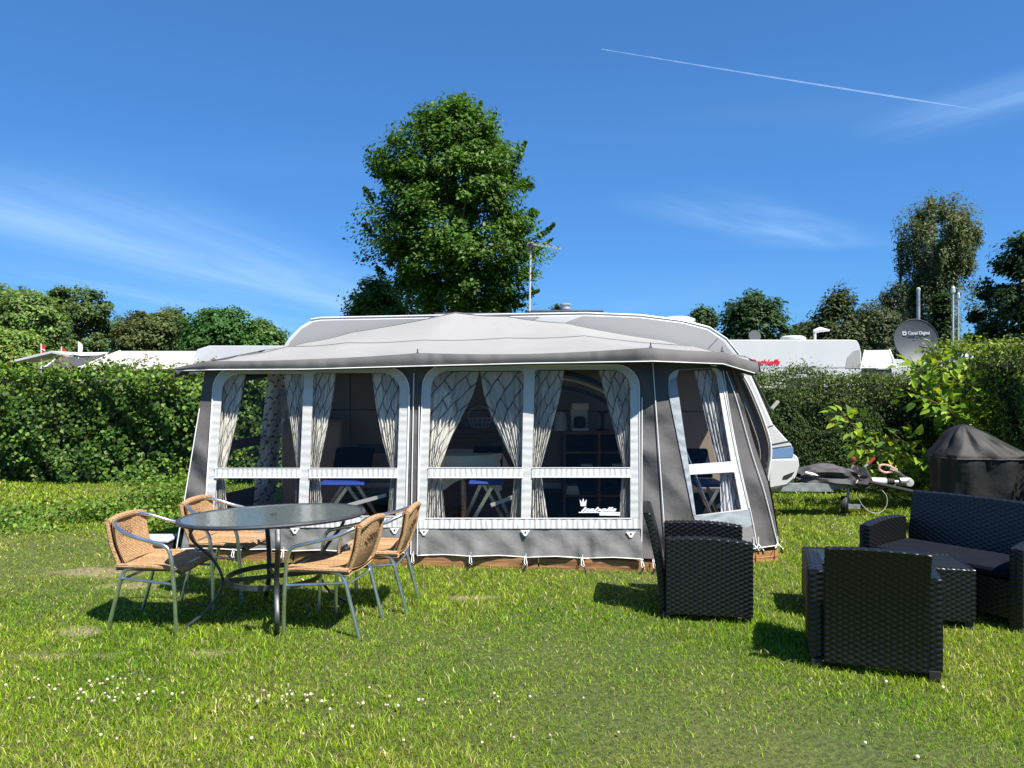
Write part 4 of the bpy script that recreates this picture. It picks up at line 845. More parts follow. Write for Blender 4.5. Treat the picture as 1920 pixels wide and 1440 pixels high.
# ------------------------------------------------------------------ main caravan
CY0, CY1 = 8.5, 10.6
body = [(527, 915), (527, 655), (540, 634), (562, 612), (583, 600), (602, 597), (850, 592), (1100, 588), (1200, 592), (1280, 602), (1330, 615), (1362, 636), (1388, 668), (1408, 700), (1428, 745), (1450, 795), (1474, 822), (1486, 834), (1488, 851), (1498, 858), (1500, 874), (1493, 896), (1475, 912), (1445, 919)]
cv = empty('touring_caravan', at(960, HZ, 9.5) * Vector((1, 1, 0)) if False else (0.3, 9.5, 0), label='white and pale grey caravan standing behind the awning tent', cat='caravan')
CVO = (-.3, -9.5, 0)
def cpart(mb, name, m, smooth=False, bevel=0, parent=None, **kw):
    o = mb.obj(name, m, parent or cv, smooth=smooth, bevel=bevel, **kw)
    if parent is None: o.location = CVO
    return o
def cp(u, v, y=CY0): p = at(u, v, CY0); p.y = y; return p
cpart(MB().prism([cp(u, v) for u, v in body], (0, CY1 - CY0, 0)), 'body', m_caravan, bevel=.05)
gp = [(534, 660), (545, 640), (566, 617), (588, 604), (604, 601), (850, 596), (985, 594), (1012, 594), (975, 612), (945, 640), (945, 690), (534, 690)]
cpart(MB().prism([cp(u, v, CY0 - .004) for u, v in gp], (0, .003, 0)), 'grey_panel', m_caragrey)
gp = [(985, 690), (1000, 640), (1040, 612), (1092, 592.5), (1200, 596), (1278, 606), (1326, 619), (1356, 640), (1380, 671), (1386, 690)]
cpart(MB().prism([cp(u, v, CY0 - .004) for u, v in gp], (0, .003, 0)), 'grey_panel', m_caragrey)
cpart(MB().tube(curve_pts([cp(1300, 688, CY0 - .006), cp(1322, 660, CY0 - .006), cp(1346, 634, CY0 - .006)], 5), .003, 4), 'panel_seam', m_darkmetal)
# lower wall inside the awning, and its blue swooshes
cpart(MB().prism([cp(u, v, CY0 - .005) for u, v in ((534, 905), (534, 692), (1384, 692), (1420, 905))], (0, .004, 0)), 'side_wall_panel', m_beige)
for (k, mm, w) in ((0, m_dblue, 9), (1, m_white, 5), (2, m_dblue, 8)):
    c0 = 690 + k * 14; P1 = [(1035 + i * 20, c0 + 3 + (i * i) * 1.1) for i in range(8)]; P2 = [(u, v + w) for u, v in reversed(P1)]
    cpart(MB().prism([cp(u, v, CY0 - .009) for u, v in P1 + P2], (0, .003, 0)), 'blue_stripe' if mm is m_dblue else 'white_stripe', mm)
cpart(MB().prism([cp(u, v, CY0 - .012) for u, v in ((672, 850), (672, 832), (735, 832), (735, 850))], (0, .008, 0)), 'fridge_vent', m_darkmetal)
cpart(MB().prism([cp(u, v, CY0 - .010) for u, v in ((540, 900), (540, 700), (600, 700), (600, 900))], (0, .006, 0)), 'door', m_caravan)
cpart(MB().tube([cp(657, 895, CY0 - .006), cp(657, 700, CY0 - .006)], .005, 4).tube([cp(606, 768, CY0 - .006), cp(1380, 772, CY0 - .006)], .005, 4), 'panel_seam', m_darkmetal)
# nose stripes, front window rubber, corner bumper
cpart(MB().prism([cp(u, v, CY0 - .005) for u, v in ((1442, 859), (1442, 843), (1487, 838), (1487.5, 852), (1486, 857))], (0, .005, 0)), 'blue_stripe', m_blue)
for v0, v1, w in ((836, 827, 2.0), (842, 836, 1.2)):
    cpart(MB().prism([cp(u, v, CY0 - .005) for u, v in ((1440, v0), (1440, v0 - w), (1484, v1 - w), (1485, v1))], (0, .004, 0)), 'pinstripe', m_darkmetal)
cpart(MB().tube(curve_pts([cp(1396, 684, CY0 + .03) + Vector((.02, 0, 0)), cp(1413, 712, CY0 + .03) + Vector((.02, 0, 0)), cp(1430, 746, CY0 + .03) + Vector((.02, 0, 0)), cp(1444, 774, CY0 + .03) + Vector((.02, 0, 0))], 4), .016, 6), 'front_window_rubber', m_rubber)
cpart(MB().beam(cp(1440, 766, CY0 + .05) + Vector((.06, 0, 0)), cp(1452, 752, CY0 + .05) + Vector((.06, 0, 0)), .05, .025), 'marker_light', m_cream)
cpart(MB().prism([cp(u, v, CY0 - .012) for u, v in ((1443, 914), (1443, 862), (1496, 862), (1497, 874), (1490, 894), (1474, 908))], (0, .012, 0)), 'corner_bumper', m_caravan, bevel=.004)
cpart(MB().prism([cp(u, v, CY0 - .016) for u, v in ((1466, 899), (1468, 892), (1489, 884), (1484, 892), (1476, 898))], (0, .005, 0)), 'grab_handle', m_rubber)
cpart(MB().tube([cp(1450, 797, CY0 - .003), cp(1438, 801, CY0 - .003)], .004, 4), 'panel_seam', m_darkmetal)
# roof rim highlight moulding
cpart(MB().tube([cp(u, v, CY0 + .008) + Vector((0, 0, .006)) for u, v in body[4:13]], .013, 6), 'roof_moulding', m_caravan, smooth=True)
for y in (CY0 + .25, CY1 - .25):
    cpart(MB().lathe([(.16, -.08), (.30, -.08), (.31, -.04), (.31, .04), (.30, .08), (.16, .08)], (.35, y, .31), 24, Matrix.Rotation(PI / 2, 3, 'X')), 'wheel', m_rubber, smooth=True)
cpart(MB().box((-2.4, 8.7, .30), (2.6, 10.4, .42)), 'chassis', m_galv)
cpart(MB().box((-.9, 8.9, 2.30), (1.3, 10.1, 2.35)).box((.15, 8.8, 2.33), (1.05, 9.6, 2.375)), 'roof_rack', m_darkmetal, bevel=.01)
# roof hatch and flue
cpart(MB().lathe([(.055, 0), (.055, .05), (.062, .052), (.062, .06), (.05, .062), (.05, .10), (.066, .102), (.066, .112)], at(1060, 588, 8.9), 14), 'roof_flue', m_plast_grey, smooth=True)
cpart(MB().lathe([(.2, 0), (.2, .03), (.12, .06), (.02, .065)], at(1272, 603, 9.2), 16), 'roof_vent', m_caravan, smooth=True)
# drawbar
Yd = 8.95
def dp(u, v, y=Yd): return at(u, v, y)
cpart(MB().beam(dp(1440, 913, 8.75), dp(1562, 914, 8.85), .06, .09), 'drawbar_beam', m_galv); cpart(MB().beam(dp(1480, 912, 10.1), dp(1640, 905, 9.25), .05, .08), 'drawbar_beam', m_galv)
cpart(MB().beam(dp(1562, 912, 8.85), dp(1660, 908, 9.05), .05, .05), 'drawbar_beam', m_galv)
cpart(MB().tube([dp(1625, 902), dp(1660, 903)], .045, 14), 'hitch_tube', m_caravan, smooth=True)
hb = MB()
for k in range(4): hb.tube([dp(1660 + k * 4.2, 903), dp(1662.5 + k * 4.2, 903)], .045 - .002 * k, 14)
cpart(hb, 'rubber_bellows', m_rubber, smooth=True)
cpart(MB().tube([dp(1674, 904), dp(1690, 904)], .026, 10).tube([dp(1686, 903), dp(1702, 902)], .05, 12), 'coupling_head', m_galv, smooth=True)
cpart(MB().lathe([(.0, -.05), (.045, -.045), (.055, 0), (.045, .045), (.0, .05)], dp(1703, 904), 14, Matrix.Rotation(PI / 2, 3, 'X')), 'coupling_ball_cover', m_plast_grey, smooth=True)
cpart(MB().tube(curve_pts([dp(1702, 902), dp(1692, 892), dp(1680, 884), dp(1668, 880)], 5), [.02] * 16, 8), 'coupling_lever', m_alu, smooth=True)
cpart(MB().tube(curve_pts([dp(1674, 884), dp(1660, 886), dp(1649, 880), dp(1651, 872.5), dp(1664, 872.5), dp(1682, 881)], 6), .013, 7), 'handle_grip', m_pink, smooth=True)
cpart(MB().tube([dp(1588, 945), dp(1592, 905), dp(1600, 872)], .018, 8), 'jockey_leg', m_galv, smooth=True)
cpart(MB().lathe([(.03, -.035), (.095, -.035), (.1, -.02), (.1, .02), (.095, .035), (.03, .035)], dp(1583, 946), 20, Matrix.Rotation(R(62), 3, 'Z') @ Matrix.Rotation(R(90), 3, 'X')), 'jockey_wheel', m_rubber, smooth=True)
cpart(MB().beam(dp(1590, 949, Yd - .1), dp(1612, 950, Yd - .1), .03, .05), 'wheel_bracket', m_galv)
cpart(MB().tube([dp(1600, 880), dp(1599, 866)], .012, 8).lathe([(.0, -.03), (.025, -.018), (.03, 0), (.025, .018), (0, .03)], dp(1600, 861), 12), 'winding_knob', m_redcap, smooth=True)
hl_ = MB().tube([dp(1608, 886), dp(1628, 870)], .014, 8); cpart(hl_, 'brake_lever', m_galv, smooth=True); cpart(MB().tube([dp(1628, 870), dp(1640, 859)], .019, 8), 'brake_grip', m_redcap, smooth=True)
cpart(MB().tube(curve_pts([dp(1608, 925), dp(1615, 945), dp(1632, 960), dp(1650, 961), dp(1662, 948), dp(1662, 930), dp(1652, 918), dp(1650, 914)], 6), .005, 6), 'breakaway_cable', m_cream, smooth=True)

# folded cloth on the drawbar: a tied, creased roll
fb = MB(); rows = []; ctr = curve_pts([dp(1494, 892), dp(1520, 891), dp(1550, 892), dp(1582, 894), dp(1600, 900), dp(1616, 897), dp(1628, 902)], 6); rad = np.interp(np.linspace(0, 1, len(ctr)), [0, .15, .4, .6, .66, .8, 1], [.06, .13, .155, .14, .09, .18, .07])
for i, c in enumerate(ctr):
    row = []
    for k in range(28):
        a = 2 * PI * k / 28; r0 = rad[i] * (1 + .20 * math.sin(a * 5 + i * .12) + .12 * math.sin(a * 9 - i * .35)); row.append(c + Vector((.03 * math.sin(a * 3), math.cos(a) * r0, math.sin(a) * r0 * .75)))
    rows.append(row)
fb.grid(rows, closed_u=True)
bag = fb.obj('folded_tent_cloth', m_bag, smooth=True, label='crumpled charcoal tent cloth tied with string over the drawbar', cat='tent cloth')
MB().tube([rows[24][k] + (rows[24][k] - ctr[24]) * .05 for k in range(28)], .007, 5, closed=True).obj('string', m_cream, bag)
MB().prism([dp(1595, 888, 8.9), dp(1604, 872, 8.9), dp(1612, 888, 8.9)], (0, .02, 0)).obj('loose_fold', m_bag, bag)
MB().tube([dp(1510, 886, 8.84), dp(1522, 889, 8.82), dp(1536, 892, 8.83)], [.015, .022, .005], 6).obj('pale_lining', m_piping, bag, smooth=True)
MB().tube([dp(1612, 900, 8.85), dp(1712, 922, 8.6)], .022, 8).obj('awning_pole_bundle', m_rubber, smooth=True, label='long black pole poking out from the cloth over the drawbar', cat='pole')

# TV antenna
ta = empty('tv_antenna', at(993, 588, 8.75), label='television antenna on a thin white pole above the caravan roof', cat='antenna')
def rel(mb, name, m, par, **kw):
    o = mb.obj(name, m, par, **kw); o.location = -par.location; return o
rel(MB().tube([at(993, 590, 8.75), at(995, 462, 8.75)], .011, 8), 'pole', m_plast_grey, ta, smooth=True)
rel(MB().tube([at(993, 592, 8.75), at(993, 584, 8.75)], .02, 8), 'pole_clamp', m_rubber, ta)
rel(MB().beam(at(990, 457, 8.75), at(1052, 466, 8.6), .015, .02), 'boom', m_plast_grey, ta)
rel(MB().box(tuple(at(990, 470, 8.72)), tuple(at(1000, 458, 8.78))), 'junction_box', m_rubber, ta)
for k in range(9):
    p = at(996 + k * 6.5, 457.5 + k * 1.0, 8.74 - k * .016); ln = .13 - .006 * k; MBk = MB().tube([p + Vector((-.03, -ln, .008)), p + Vector((.03, ln, .008))], .005, 5); rel(MBk, 'element', m_plast_grey if k % 2 else m_darkmetal, ta)
rel(MB().tube(curve_pts([at(992, 466, 8.74), at(989, 461, 8.74), at(991, 455, 8.74), at(1000, 455, 8.74)], 4), .004, 5), 'cable', m_cream, ta)

# ------------------------------------------------------------------ inside the awning
def camp_chair(u0, u1, v0, Y, label):
    root = empty('camping_chair', at((u0 + u1) / 2, 978, Y), label=label, cat='camping chair', group='blue camping chairs inside the awning')
    c = root.location; w = (u1 - u0) / F * Y; zs = EYE - (v0 - HZ) / F * Y - c.z; h = w / 2
    MB().box((-h, -.2, zs - .032), (h, .22, zs)).obj('seat', m_seatblue, root, bevel=.02)
    MB().prism([(-h * .9, .2, zs), (h * .9, .2, zs), (h * .9, .42, zs + .26), (-h * .9, .42, zs + .26)], (0, .05, 0)).obj('backrest', m_cushion, root, bevel=.02)
    for sx in (-1, 1):
        for a, b_ in (((sx * .05, -.2 * sx, zs - .05), (-sx * h * .9, -.2 * sx, 0)), ((sx * .05, .2, zs - .05), (sx * h * 1.3, .2, 0))):
            MB().beam(a, b_, .03, .02, up=(0, 1, 0)).obj('leg', m_alu, root)
    MB().beam((h * .3, -.22, zs - .02 - .18), (h * 2.0, -.25, zs - .1), .04, .03).obj('armrest', m_plast_grey, root)
    return root
camp_chair(880, 945, 898, 7.0, 'folding chair with bright blue seat seen through the third window')
camp_chair(606, 690, 900, 7.1, 'folding chair with blue seat behind the second window')
camp_chair(1296, 1352, 902, 7.1, 'folding chair with blue armrest seen through the angled side window')
it = empty('dining_table_inside', at(870, 990, 7.45), label='round dining table inside the awning under a pale cloth', cat='table')
MB().lathe([(.36, .70), (.37, .715), (.37, .73)], (0, 0, 0), 28).obj('tabletop', m_plast_grey, it); MB().tube([(0, 0, 0), (0, 0, .7)], .03, 8).obj('leg', m_alu, it)
tcm = MB(); rows = []
for i, (rr_, zz) in enumerate(((.02, .735), (.2, .735), (.375, .734), (.385, .70), (.40, .60), (.41, .47))):
    rows.append([it.location + Vector((rr_ * (1 + (.10 * math.sin(7 * a_) if i > 3 else 0)) * math.cos(a_), rr_ * (1 + (.10 * math.sin(7 * a_) if i > 3 else 0)) * math.sin(a_), zz + (.07 * math.sin(4 * a_ + 1) if i == 5 else 0))) for a_ in [2 * PI * k / 56 for k in range(56)]])
tcm.grid(rows, closed_u=True).obj('tablecloth', m_tcloth, smooth=True, label='pale flower-patterned tablecloth hanging over the table inside', cat='tablecloth')
su = empty('shelf_unit', at(1120, 975, 8.15), label='brown wooden shelf unit against the caravan inside the awning', cat='shelf unit')
w_, hh = .36, .92
for x in (-w_, 0, w_): MB().box((x - .012, -.18, 0), (x + .012, .18, hh)).obj('side_panel', m_shelf, su)
for z in (.0, .27, .5, .72): MB().box((-w_ + .013, -.175, z), (-.013, .175, z + .02)).obj('shelf', m_shelf, su); MB().box((.013, -.175, z), (w_ - .013, .175, z + .02)).obj('shelf', m_shelf, su)
MB().box((-w_ - .03, -.2, hh), (w_ + .03, .2, hh + .03)).obj('top_board', m_shelf, su)
MB().box((-w_ + .013, .17, .0), (w_ - .013, .178, hh)).obj('back_board', m_dark, su)
for k, (x, z) in enumerate(((-.27, .29), (-.12, .52), (.12, .29), (.2, .52))):
    b = MB()
    for j in range(4): b.box((x - .07 + .004 * j, -.12, z + .022 * j), (x + .07 - .006 * j, .08, z + .018 + .022 * j))
    o = b.obj('folded_cloths', (m_tcloth, m_plast_grey, m_cushion, m_cream)[k], label=('pale cloths on the lower left shelf', 'grey cloths on the upper left shelf', 'dark cloths on the lower right shelf', 'cream cloths on the upper right shelf')[k], cat='cloths'); o.location = su.location
cm_ = empty('coffee_maker', at(1087, 808, 8.1), label='white coffee maker standing on the shelf unit', cat='coffee maker'); cm_.location.z = su.location.z + hh + .03
MB().box((-.09, -.08, 0), (.09, .12, .03)).box((-.09, .05, .03), (.09, .12, .27)).box((-.09, -.08, .22), (.09, .05, .29)).obj('housing', m_caravan, cm_, bevel=.01); MB().lathe([(.05, .032), (.065, .06), (.06, .13), (.045, .15)], (0, -.02, 0), 14).obj('jug', m_rubber, cm_)
kt = empty('kettle', (cm_.location.x - .2, cm_.location.y, cm_.location.z), label='pale kettle left of the coffee maker on the shelf unit', cat='kettle')
MB().lathe([(.075, 0), (.075, .02), (.06, .14), (.045, .19), (.01, .20)], (0, 0, 0), 14).obj('kettle_body', m_plast_grey, kt, smooth=True); MB().tube([(-.06, 0, .16), (-.11, 0, .13), (-.10, 0, .05), (-.07, 0, .03)], .01, 6).obj('handle', m_rubber, kt)
rl = MB().lathe([(.075, 0), (.075, .02), (.015, .03), (.015, .17), (.055, .19), (.055, .2)], (0, 0, 0), 14).obj('paper_roll_holder', m_rubber, smooth=True, label='dark upright holder right of the coffee maker', cat='holder'); rl.location = (cm_.location.x + .24, cm_.location.y, cm_.location.z)
cb = empty('low_cabinet', at(900, 975, 8.2), label='brown low cabinet inside, behind the third window', cat='cabinet')
MB().box((-.42, -.2, 0), (.42, .2, .98)).obj('carcass', m_shelf, cb)
for x in (-.4, .01): MB().box((x, -.215, .05), (x + .39, -.202, .93)).obj('door', m_shelf, cb, bevel=.004)
wb = MB(); 
for k in range(14): a = 2 * PI * k / 14; wb.tube([(.09 * math.cos(a), .09 * math.sin(a), .0), (.13 * math.cos(a), .13 * math.sin(a), .10)], .004, 4)
for r0, z in ((.09, .004), (.115, .06), (.13, .10)): wb.tube([(r0 * math.cos(2 * PI * k / 24), r0 * math.sin(2 * PI * k / 24), z) for k in range(24)], .005, 5, closed=True)
wb.tube([(.13 * math.cos(t), 0, .10 + .13 * math.sin(t)) for t in np.linspace(0, PI, 12)], .005, 5)
o = wb.obj('wire_basket', m_plast_grey, label='wire basket with looped handle on the low cabinet', cat='basket'); o.location = cb.location + Vector((0, 0, .985))
fr = MB().box((0, 0, 0), (.62, .45, 1.05)).obj('refrigerator', m_beige, bevel=.02, label='tall dull cupboard beside the mirror behind the first window', cat='cupboard'); fr.location = (-2.28, 7.95, .1); fr.location.x = at(528, 900, 7.95).x
MB().box((.02, -.015, .05), (.60, -.002, 1.0)).obj('door', m_beige, fr, bevel=.004)
mi = MB().prism([(0.11 * math.cos(t), 0, .17 * math.sin(t)) for t in np.linspace(0, 2 * PI, 28, endpoint=False)], (0, .015, 0)).obj('oval_mirror', m_alu, label='oval mirror hanging high inside the left end of the awning', cat='mirror'); mi.location = at(522, 757, 8.3)
hs_ = MB(); 
for k in range(5): hs_.tube([(-.4 + k * .2, 0, .0), (-.4 + k * .2, .0, .03)], .006, 4)

# silver storage step beside the left wall
st = empty('storage_box', at(290, 1040, 6.9), label='small grey plastic box on the grass beside the left tent corner', cat='box'); st.location.z = 0
MB().box((-.17, -.12, 0), (.17, .14, .14)).obj('box_body', m_darkmetal, st, bevel=.01); MB().box((-.18, -.13, .142), (.18, .15, .17)).obj('lid', m_plast_grey, st, bevel=.01)

# ------------------------------------------------------------------ satellite dish
dsh = empty('satellite_dish', at(1719, 760, 11.9), label='dark grey satellite dish above the hedge beside the bright leaves', cat='satellite dish'); dsh.location.z = 0
c = at(1718, 638, 11.9) - dsh.location; Rm = Matrix.Rotation(R(-4), 3, 'Z') @ Matrix.Rotation(R(80), 3, 'X'); rad_ = .335
prof = [(rad_ * k / 10, -.055 + .055 * (k / 10) ** 2) for k in range(11)]
dm = MB(); rows = [[c + Rm @ Vector((r0 * math.cos(a) if r0 else 0, r0 * math.sin(a) if r0 else 0, z)) for a in [2 * PI * k / 40 for k in range(40)]] for r0, z in [(max(r, .001), z) for r, z in prof]]
dm.grid(rows, closed_u=True).grid([[p + Rm @ Vector((0, 0, -.006)) for p in r] for r in rows], closed_u=True); dm.obj('reflector', m_dish, dsh, smooth=True)
MB().tube([p for p in rows[-1]], .006, 6, closed=True).obj('rim', m_darkmetal, dsh, smooth=True)
MB().tube([Vector((0, .1, 0)), Vector((0, .1, c.z + .05))], .022, 10).obj('mast', m_galv, dsh, smooth=True)
MB().beam(c + Vector((0, .1, 0)), c + Vector((0, .075, -.02)), .06, .08).obj('bracket', m_darkmetal, dsh)
MB().tube([c + Vector((0, .02, -.30)), c + Vector((.02, -.38, -.34))], .012, 6).tube([c + Vector((.02, -.38, -.36)), c + Vector((.02, -.36, -.26))], .022, 8).obj('feed_arm', m_darkmetal, dsh)
MB().tube(curve_pts([c + Vector((.11, -.02, .02)), c + Vector((.18, -.04, -.005)), c + Vector((.215, -.03, -.05))], 4), .004, 4).obj('cable', m_plast_grey, dsh)
tm = text_mesh('Canal Digital', .072, 0, .001, .001); o = put_text(tm, 'lettering', m_plast_grey, c + Rm @ Vector((-.110, .097, -.017)), Rm @ Vector((1, 0, 0)), Rm @ Vector((0, 1, 0)), dsh, width=.325)
lg = MB(); lw = [(-.165, .083), (-.158, .072), (-.118, .076), (-.113, .085), (-.113, .122), (-.118, .128), (-.158, .130), (-.165, .122)]
hole = [(-.150, .089), (-.128, .091), (-.128, .113), (-.150, .114)]
lg.prism([c + Rm @ Vector((x * 1.14, y * 1.14, -.026)) for x, y in lw], Rm @ Vector((0, 0, .003)), [[c + Rm @ Vector((x * 1.14, y * 1.14, -.026)) for x, y in hole]]); lg.obj('logo_mark', m_plast_grey, dsh)

# ------------------------------------------------------------------ neighbouring caravans and tents
def far_caravan(label, u0, u1, vt, vb, Y, text=None, rr=16, lr=30, col=None, depth=2.2, grp='caravans beyond the hedges'):
    root = empty('caravan', (at((u0 + u1) / 2, 0, Y).x, Y, 0), label=label, cat='caravan', group=grp); ro = -root.location
    zb = .35; P = [at(u1, vb, Y), at(u1 + 1, vt + 24, Y), at(u1 - rr * .3, vt + 8, Y), at(u1 - rr * .8, vt + 1, Y), at(u1 - rr * 2, vt, Y), at(u0 + lr, vt, Y), at(u0 + lr * .35, vt + 7, Y), at(u0, vt + 30, Y), at(u0, vb, Y)]
    P[0].z = P[-1].z = zb; P = [p + ro for p in P]
    MB().prism(P, (0, depth, 0)).obj('body', col or m_caravan, root, bevel=.06)
    a, b_ = at(u0 + 6, vt + 50, Y) + ro, at(u1 - 6, vt + 50, Y) + ro
    MB().prism([(a.x, -.006, a.z), (b_.x, -.006, a.z), (b_.x, -.006, a.z - .03), (a.x, -.006, a.z - .03)], (0, .005, 0)).obj('trim_line', m_plast_grey, root)
    for f in (.18, .62):
        xa = a.x + (b_.x - a.x) * f; MB().box((xa, -.03, 1.1), (xa + (b_.x - a.x) * .2, -.002, 1.6)).obj('window', m_rubber, root, bevel=.02)
    for y in (.25, depth - .2): MB().lathe([(.1, -.09), (.3, -.09), (.32, 0), (.3, .09), (.1, .09)], ((a.x + b_.x) / 2, y, .32), 18, Matrix.Rotation(PI / 2, 3, 'X')).obj('wheel', m_rubber, root)
    MB().box((a.x + .2, .2, .3), (b_.x - .2, depth - .2, .36)).obj('chassis', m_galv, root)
    return root, ro, P
rt, ro, P = far_caravan('white caravan with red lettering above the right hedge', 1250, 1614, 637, 900, 17, rr=10)
tm = text_mesh('Dethleffs', .17, .35, .004, .002); put_text(tm, 'lettering', m_red, at(1404, 684, 17) + ro + Vector((0, -.012, 0)), (1, 0, 0), (0, 0, 1), rt, width=58 / F * 17)
MB().lathe([(.28, 0), (.28, .05), (.2, .09), (.02, .1)], at(1487, 637, 17.6) + ro, 18).obj('roof_hatch', m_caravan, rt, smooth=True)
p0 = at(1528, 640, 17.5) + ro; MB().tube([p0, p0 + Vector((0, 0, .26))], .03, 8).tube([p0 + Vector((-.02, 0, .22)), p0 + Vector((.12, 0, .27)), p0 + Vector((.33, 0, .25))], [.05, .06, .02], 8).obj('roof_antenna', m_caravan, rt, smooth=True)
p0 = at(1415, 640, 17.6) + ro; MB().lathe([(.01, -.03), (.08, -.02), (.13, .0), (.14, .01)], p0 + Vector((0, 0, .12)), 18, Matrix.Rotation(R(78), 3, 'X')).tube([p0 - Vector((0, 0, .05)), p0 + Vector((0, .03, .12))], .015, 6).obj('small_dish', m_dish, rt, smooth=True)
MB().prism([Vector((p.x, -.01, p.z)) for p in [at(1585, 690, 17) + ro, at(1589, 670, 17) + ro, at(1600, 658, 17) + ro, at(1612, 655, 17) + ro, at(1613, 690, 17) + ro]], (0, .005, 0)).obj('side_swoosh', m_caragrey, rt)
far_caravan('low white caravan roof below the satellite dish', 1612, 1708, 673, 900, 19.5, rr=20, lr=25)
far_caravan('long pale caravan roof right of the satellite dish', 1740, 1900, 676, 900, 24, rr=12, lr=20, col=m_cream)
far_caravan('white rounded caravan roof left of the awning roof', 358, 560, 648, 900, 15.5, lr=34)
def far_tent(label, pts, Y, m_r, m_w, ridge, depth=2.4, lines=0, grp='awning tents beyond the hedges'):
    """low pitched roof: eave outline points (u,v) and ridge (u0,v0,u1,v1) lying further back"""
    cx = sum(p[0] for p in pts) / len(pts); root = empty('awning_roof_tent', (at(cx, 0, Y).x, Y, 0), label=label, cat='tent', group=grp); ro = -root.location
    el, er = at(*pts[0], Y) + ro, at(*pts[1], Y) + ro; rl_, rr_ = at(ridge[0], ridge[1], Y + depth) + ro, at(ridge[2], ridge[3], Y + depth) + ro
    MB().grid([[el.lerp(er, s / 6) for s in range(7)], [el.lerp(er, s / 6).lerp(rl_.lerp(rr_, s / 6), .5) - Vector((0, 0, .03)) for s in range(7)], [rl_.lerp(rr_, s / 6) for s in range(7)], [rl_.lerp(rr_, s / 6) + Vector((0, 1.5, -.6)) for s in range(7)]]).obj('roof', m_r, root, smooth=True)
    b = [Vector((el.x + .1, el.y + .05, 0)), Vector((er.x - .1, er.y + .05, 0)), er + Vector((-.1, .05, -.03)), el + Vector((.1, .05, -.03))]; MB().prism(b, (0, .02, 0)).obj('front_wall', m_w, root)
    for s in (1, -1):
        e = er if s > 0 else el; r0 = rr_ if s > 0 else rl_
        MB().prism([Vector((e.x - s * .1, e.y + .08, 0)), Vector((r0.x, r0.y, 0)), r0 - Vector((0, 0, .04)), e + Vector((-s * .1, .08, -.05))], (-s * .02, 0, 0)).obj('end_wall', m_w, root)
        MB().tube([e + Vector((0, 0, -.01)), r0 + Vector((0, 0, .0))], .02, 5).obj('roof_edge', m_piping, root)
    return root
far_tent('cream awning roof above the middle of the left hedge', [(118, 700), (356, 690)], 14.6, m_cream, m_skirt, (225, 658, 372, 658), 2.0)
far_tent('white roof with dark gable at the left end of the left hedge', [(75, 694), (190, 696)], 18.5, m_darkgable, m_darkgable, (118, 663, 200, 663), 2.0)
# white gable trim of that tent
gt = MB(); 
for a, b_ in (((50, 677), (118, 661)), ((118, 661), (150, 668))): gt.beam(at(*a, 18.3), at(*b_, 18.3), .9, .05, up=(0, 0, 1))
gt.add([at(118, 660.5, 18.2), at(205, 660.5, 19.5), at(185, 666, 18.0), at(150, 667, 17.9)], [(0, 1, 2, 3)])
gt.obj('flat_white_canopy', m_whiteroof, label='thin white canopy roof above the dark gable on the left', cat='canopy')
far_tent('grey striped awning gable right of the white caravan', [(1614, 690), (1682, 690)], 18.2, m_plast_grey, m_darkgable, (1622, 657, 1668, 656), 1.0)
# flags
for k, (u, v0, v1) in enumerate(((77, 644, 672), (115, 650, 672), (147, 640, 662))):
    f = empty('flag_pole', at(u, v1, 20), label=('small red and white flag on its pole, leftmost of three', 'small flag on its pole, middle of the three on the left', 'thin flag pole with furled flag, rightmost of three')[k], cat='flag', group='small flags above the left tent roofs')
    h = (v1 - v0) / F * 20; MB().tube([(0, 0, -1.6), (0, 0, h)], .012, 6).obj('pole', m_white, f)
    rows = [[(.015 + .09 * s, .01 * math.sin(s * 6 + i), h - .02 - i * .05 - .05 * s) for s in (0, .33, .66, 1)] for i in range(6)]
    fo = MB().grid(rows).obj('flag_cloth', m_red if k < 2 else m_white, f)
    if k < 2: MB().grid([[(x, y - .006, z) for x, y, z in rows[2]], [(x, y - .006, z - .03) for x, y, z in rows[2]]]).obj('white_cross', m_white, fo)
for lab, u, v, Y, r0 in (('stout grey steel pole just behind the satellite dish', 1722, 544, 14, .03), ('thin white mast right of the satellite dish', 1787, 549, 20, .024), ('thin grey mast farthest right behind the dish', 1797, 560, 22, .02)):
    p = at(u, v, Y); o = empty('mast', (p.x, Y, 0), label=lab, cat='mast', group='masts behind the right hedge'); MB().tube([(0, 0, 0), (0, 0, p.z)], r0, 10).obj('tube', m_galv if r0 >= .03 else m_plast_grey, o, smooth=True); MB().lathe([(r0 * 1.02, 0), (r0 * 1.15, .02), (r0 * 1.15, .05), (r0 * .5, .07)] if r0 >= .03 else [(r0, 0), (r0 * 2.4, .03), (r0 * 2.0, .15), (r0 * .8, .2)], (0, 0, p.z - .02), 10).obj('cap', m_plast_grey, o)
pa = empty('closed_parasol', (at(1813, 0, 22).x, 22, 0), label='closed blue and white garden parasol above the right hedge', cat='parasol')
zt = at(1813, 655, 22).z; MB().tube([(0, 0, 0), (0, 0, zt)], .02, 8).obj('pole', m_plast_grey, pa)
rows = [[(r0 * (1 + .25 * math.cos(8 * a)) * math.cos(a), r0 * (1 + .25 * math.cos(8 * a)) * math.sin(a), z) for a in [2 * PI * k / 32 for k in range(32)]] for r0, z in ((.02, zt), (.06, zt - .05), (.13, zt - .2), (.14, zt - .32))]; MB().grid(rows, closed_u=True).obj('cloth_top', m_white, pa)
rows = [[(r0 * (1 + .25 * math.cos(8 * a)) * math.cos(a), r0 * (1 + .25 * math.cos(8 * a)) * math.sin(a), z) for a in [2 * PI * k / 32 for k in range(32)]] for r0, z in ((.13, zt - .3), (.13, zt - .6), (.09, zt - 1.1))]; MB().grid(rows, closed_u=True).obj('cloth_lower', m_blue, pa)

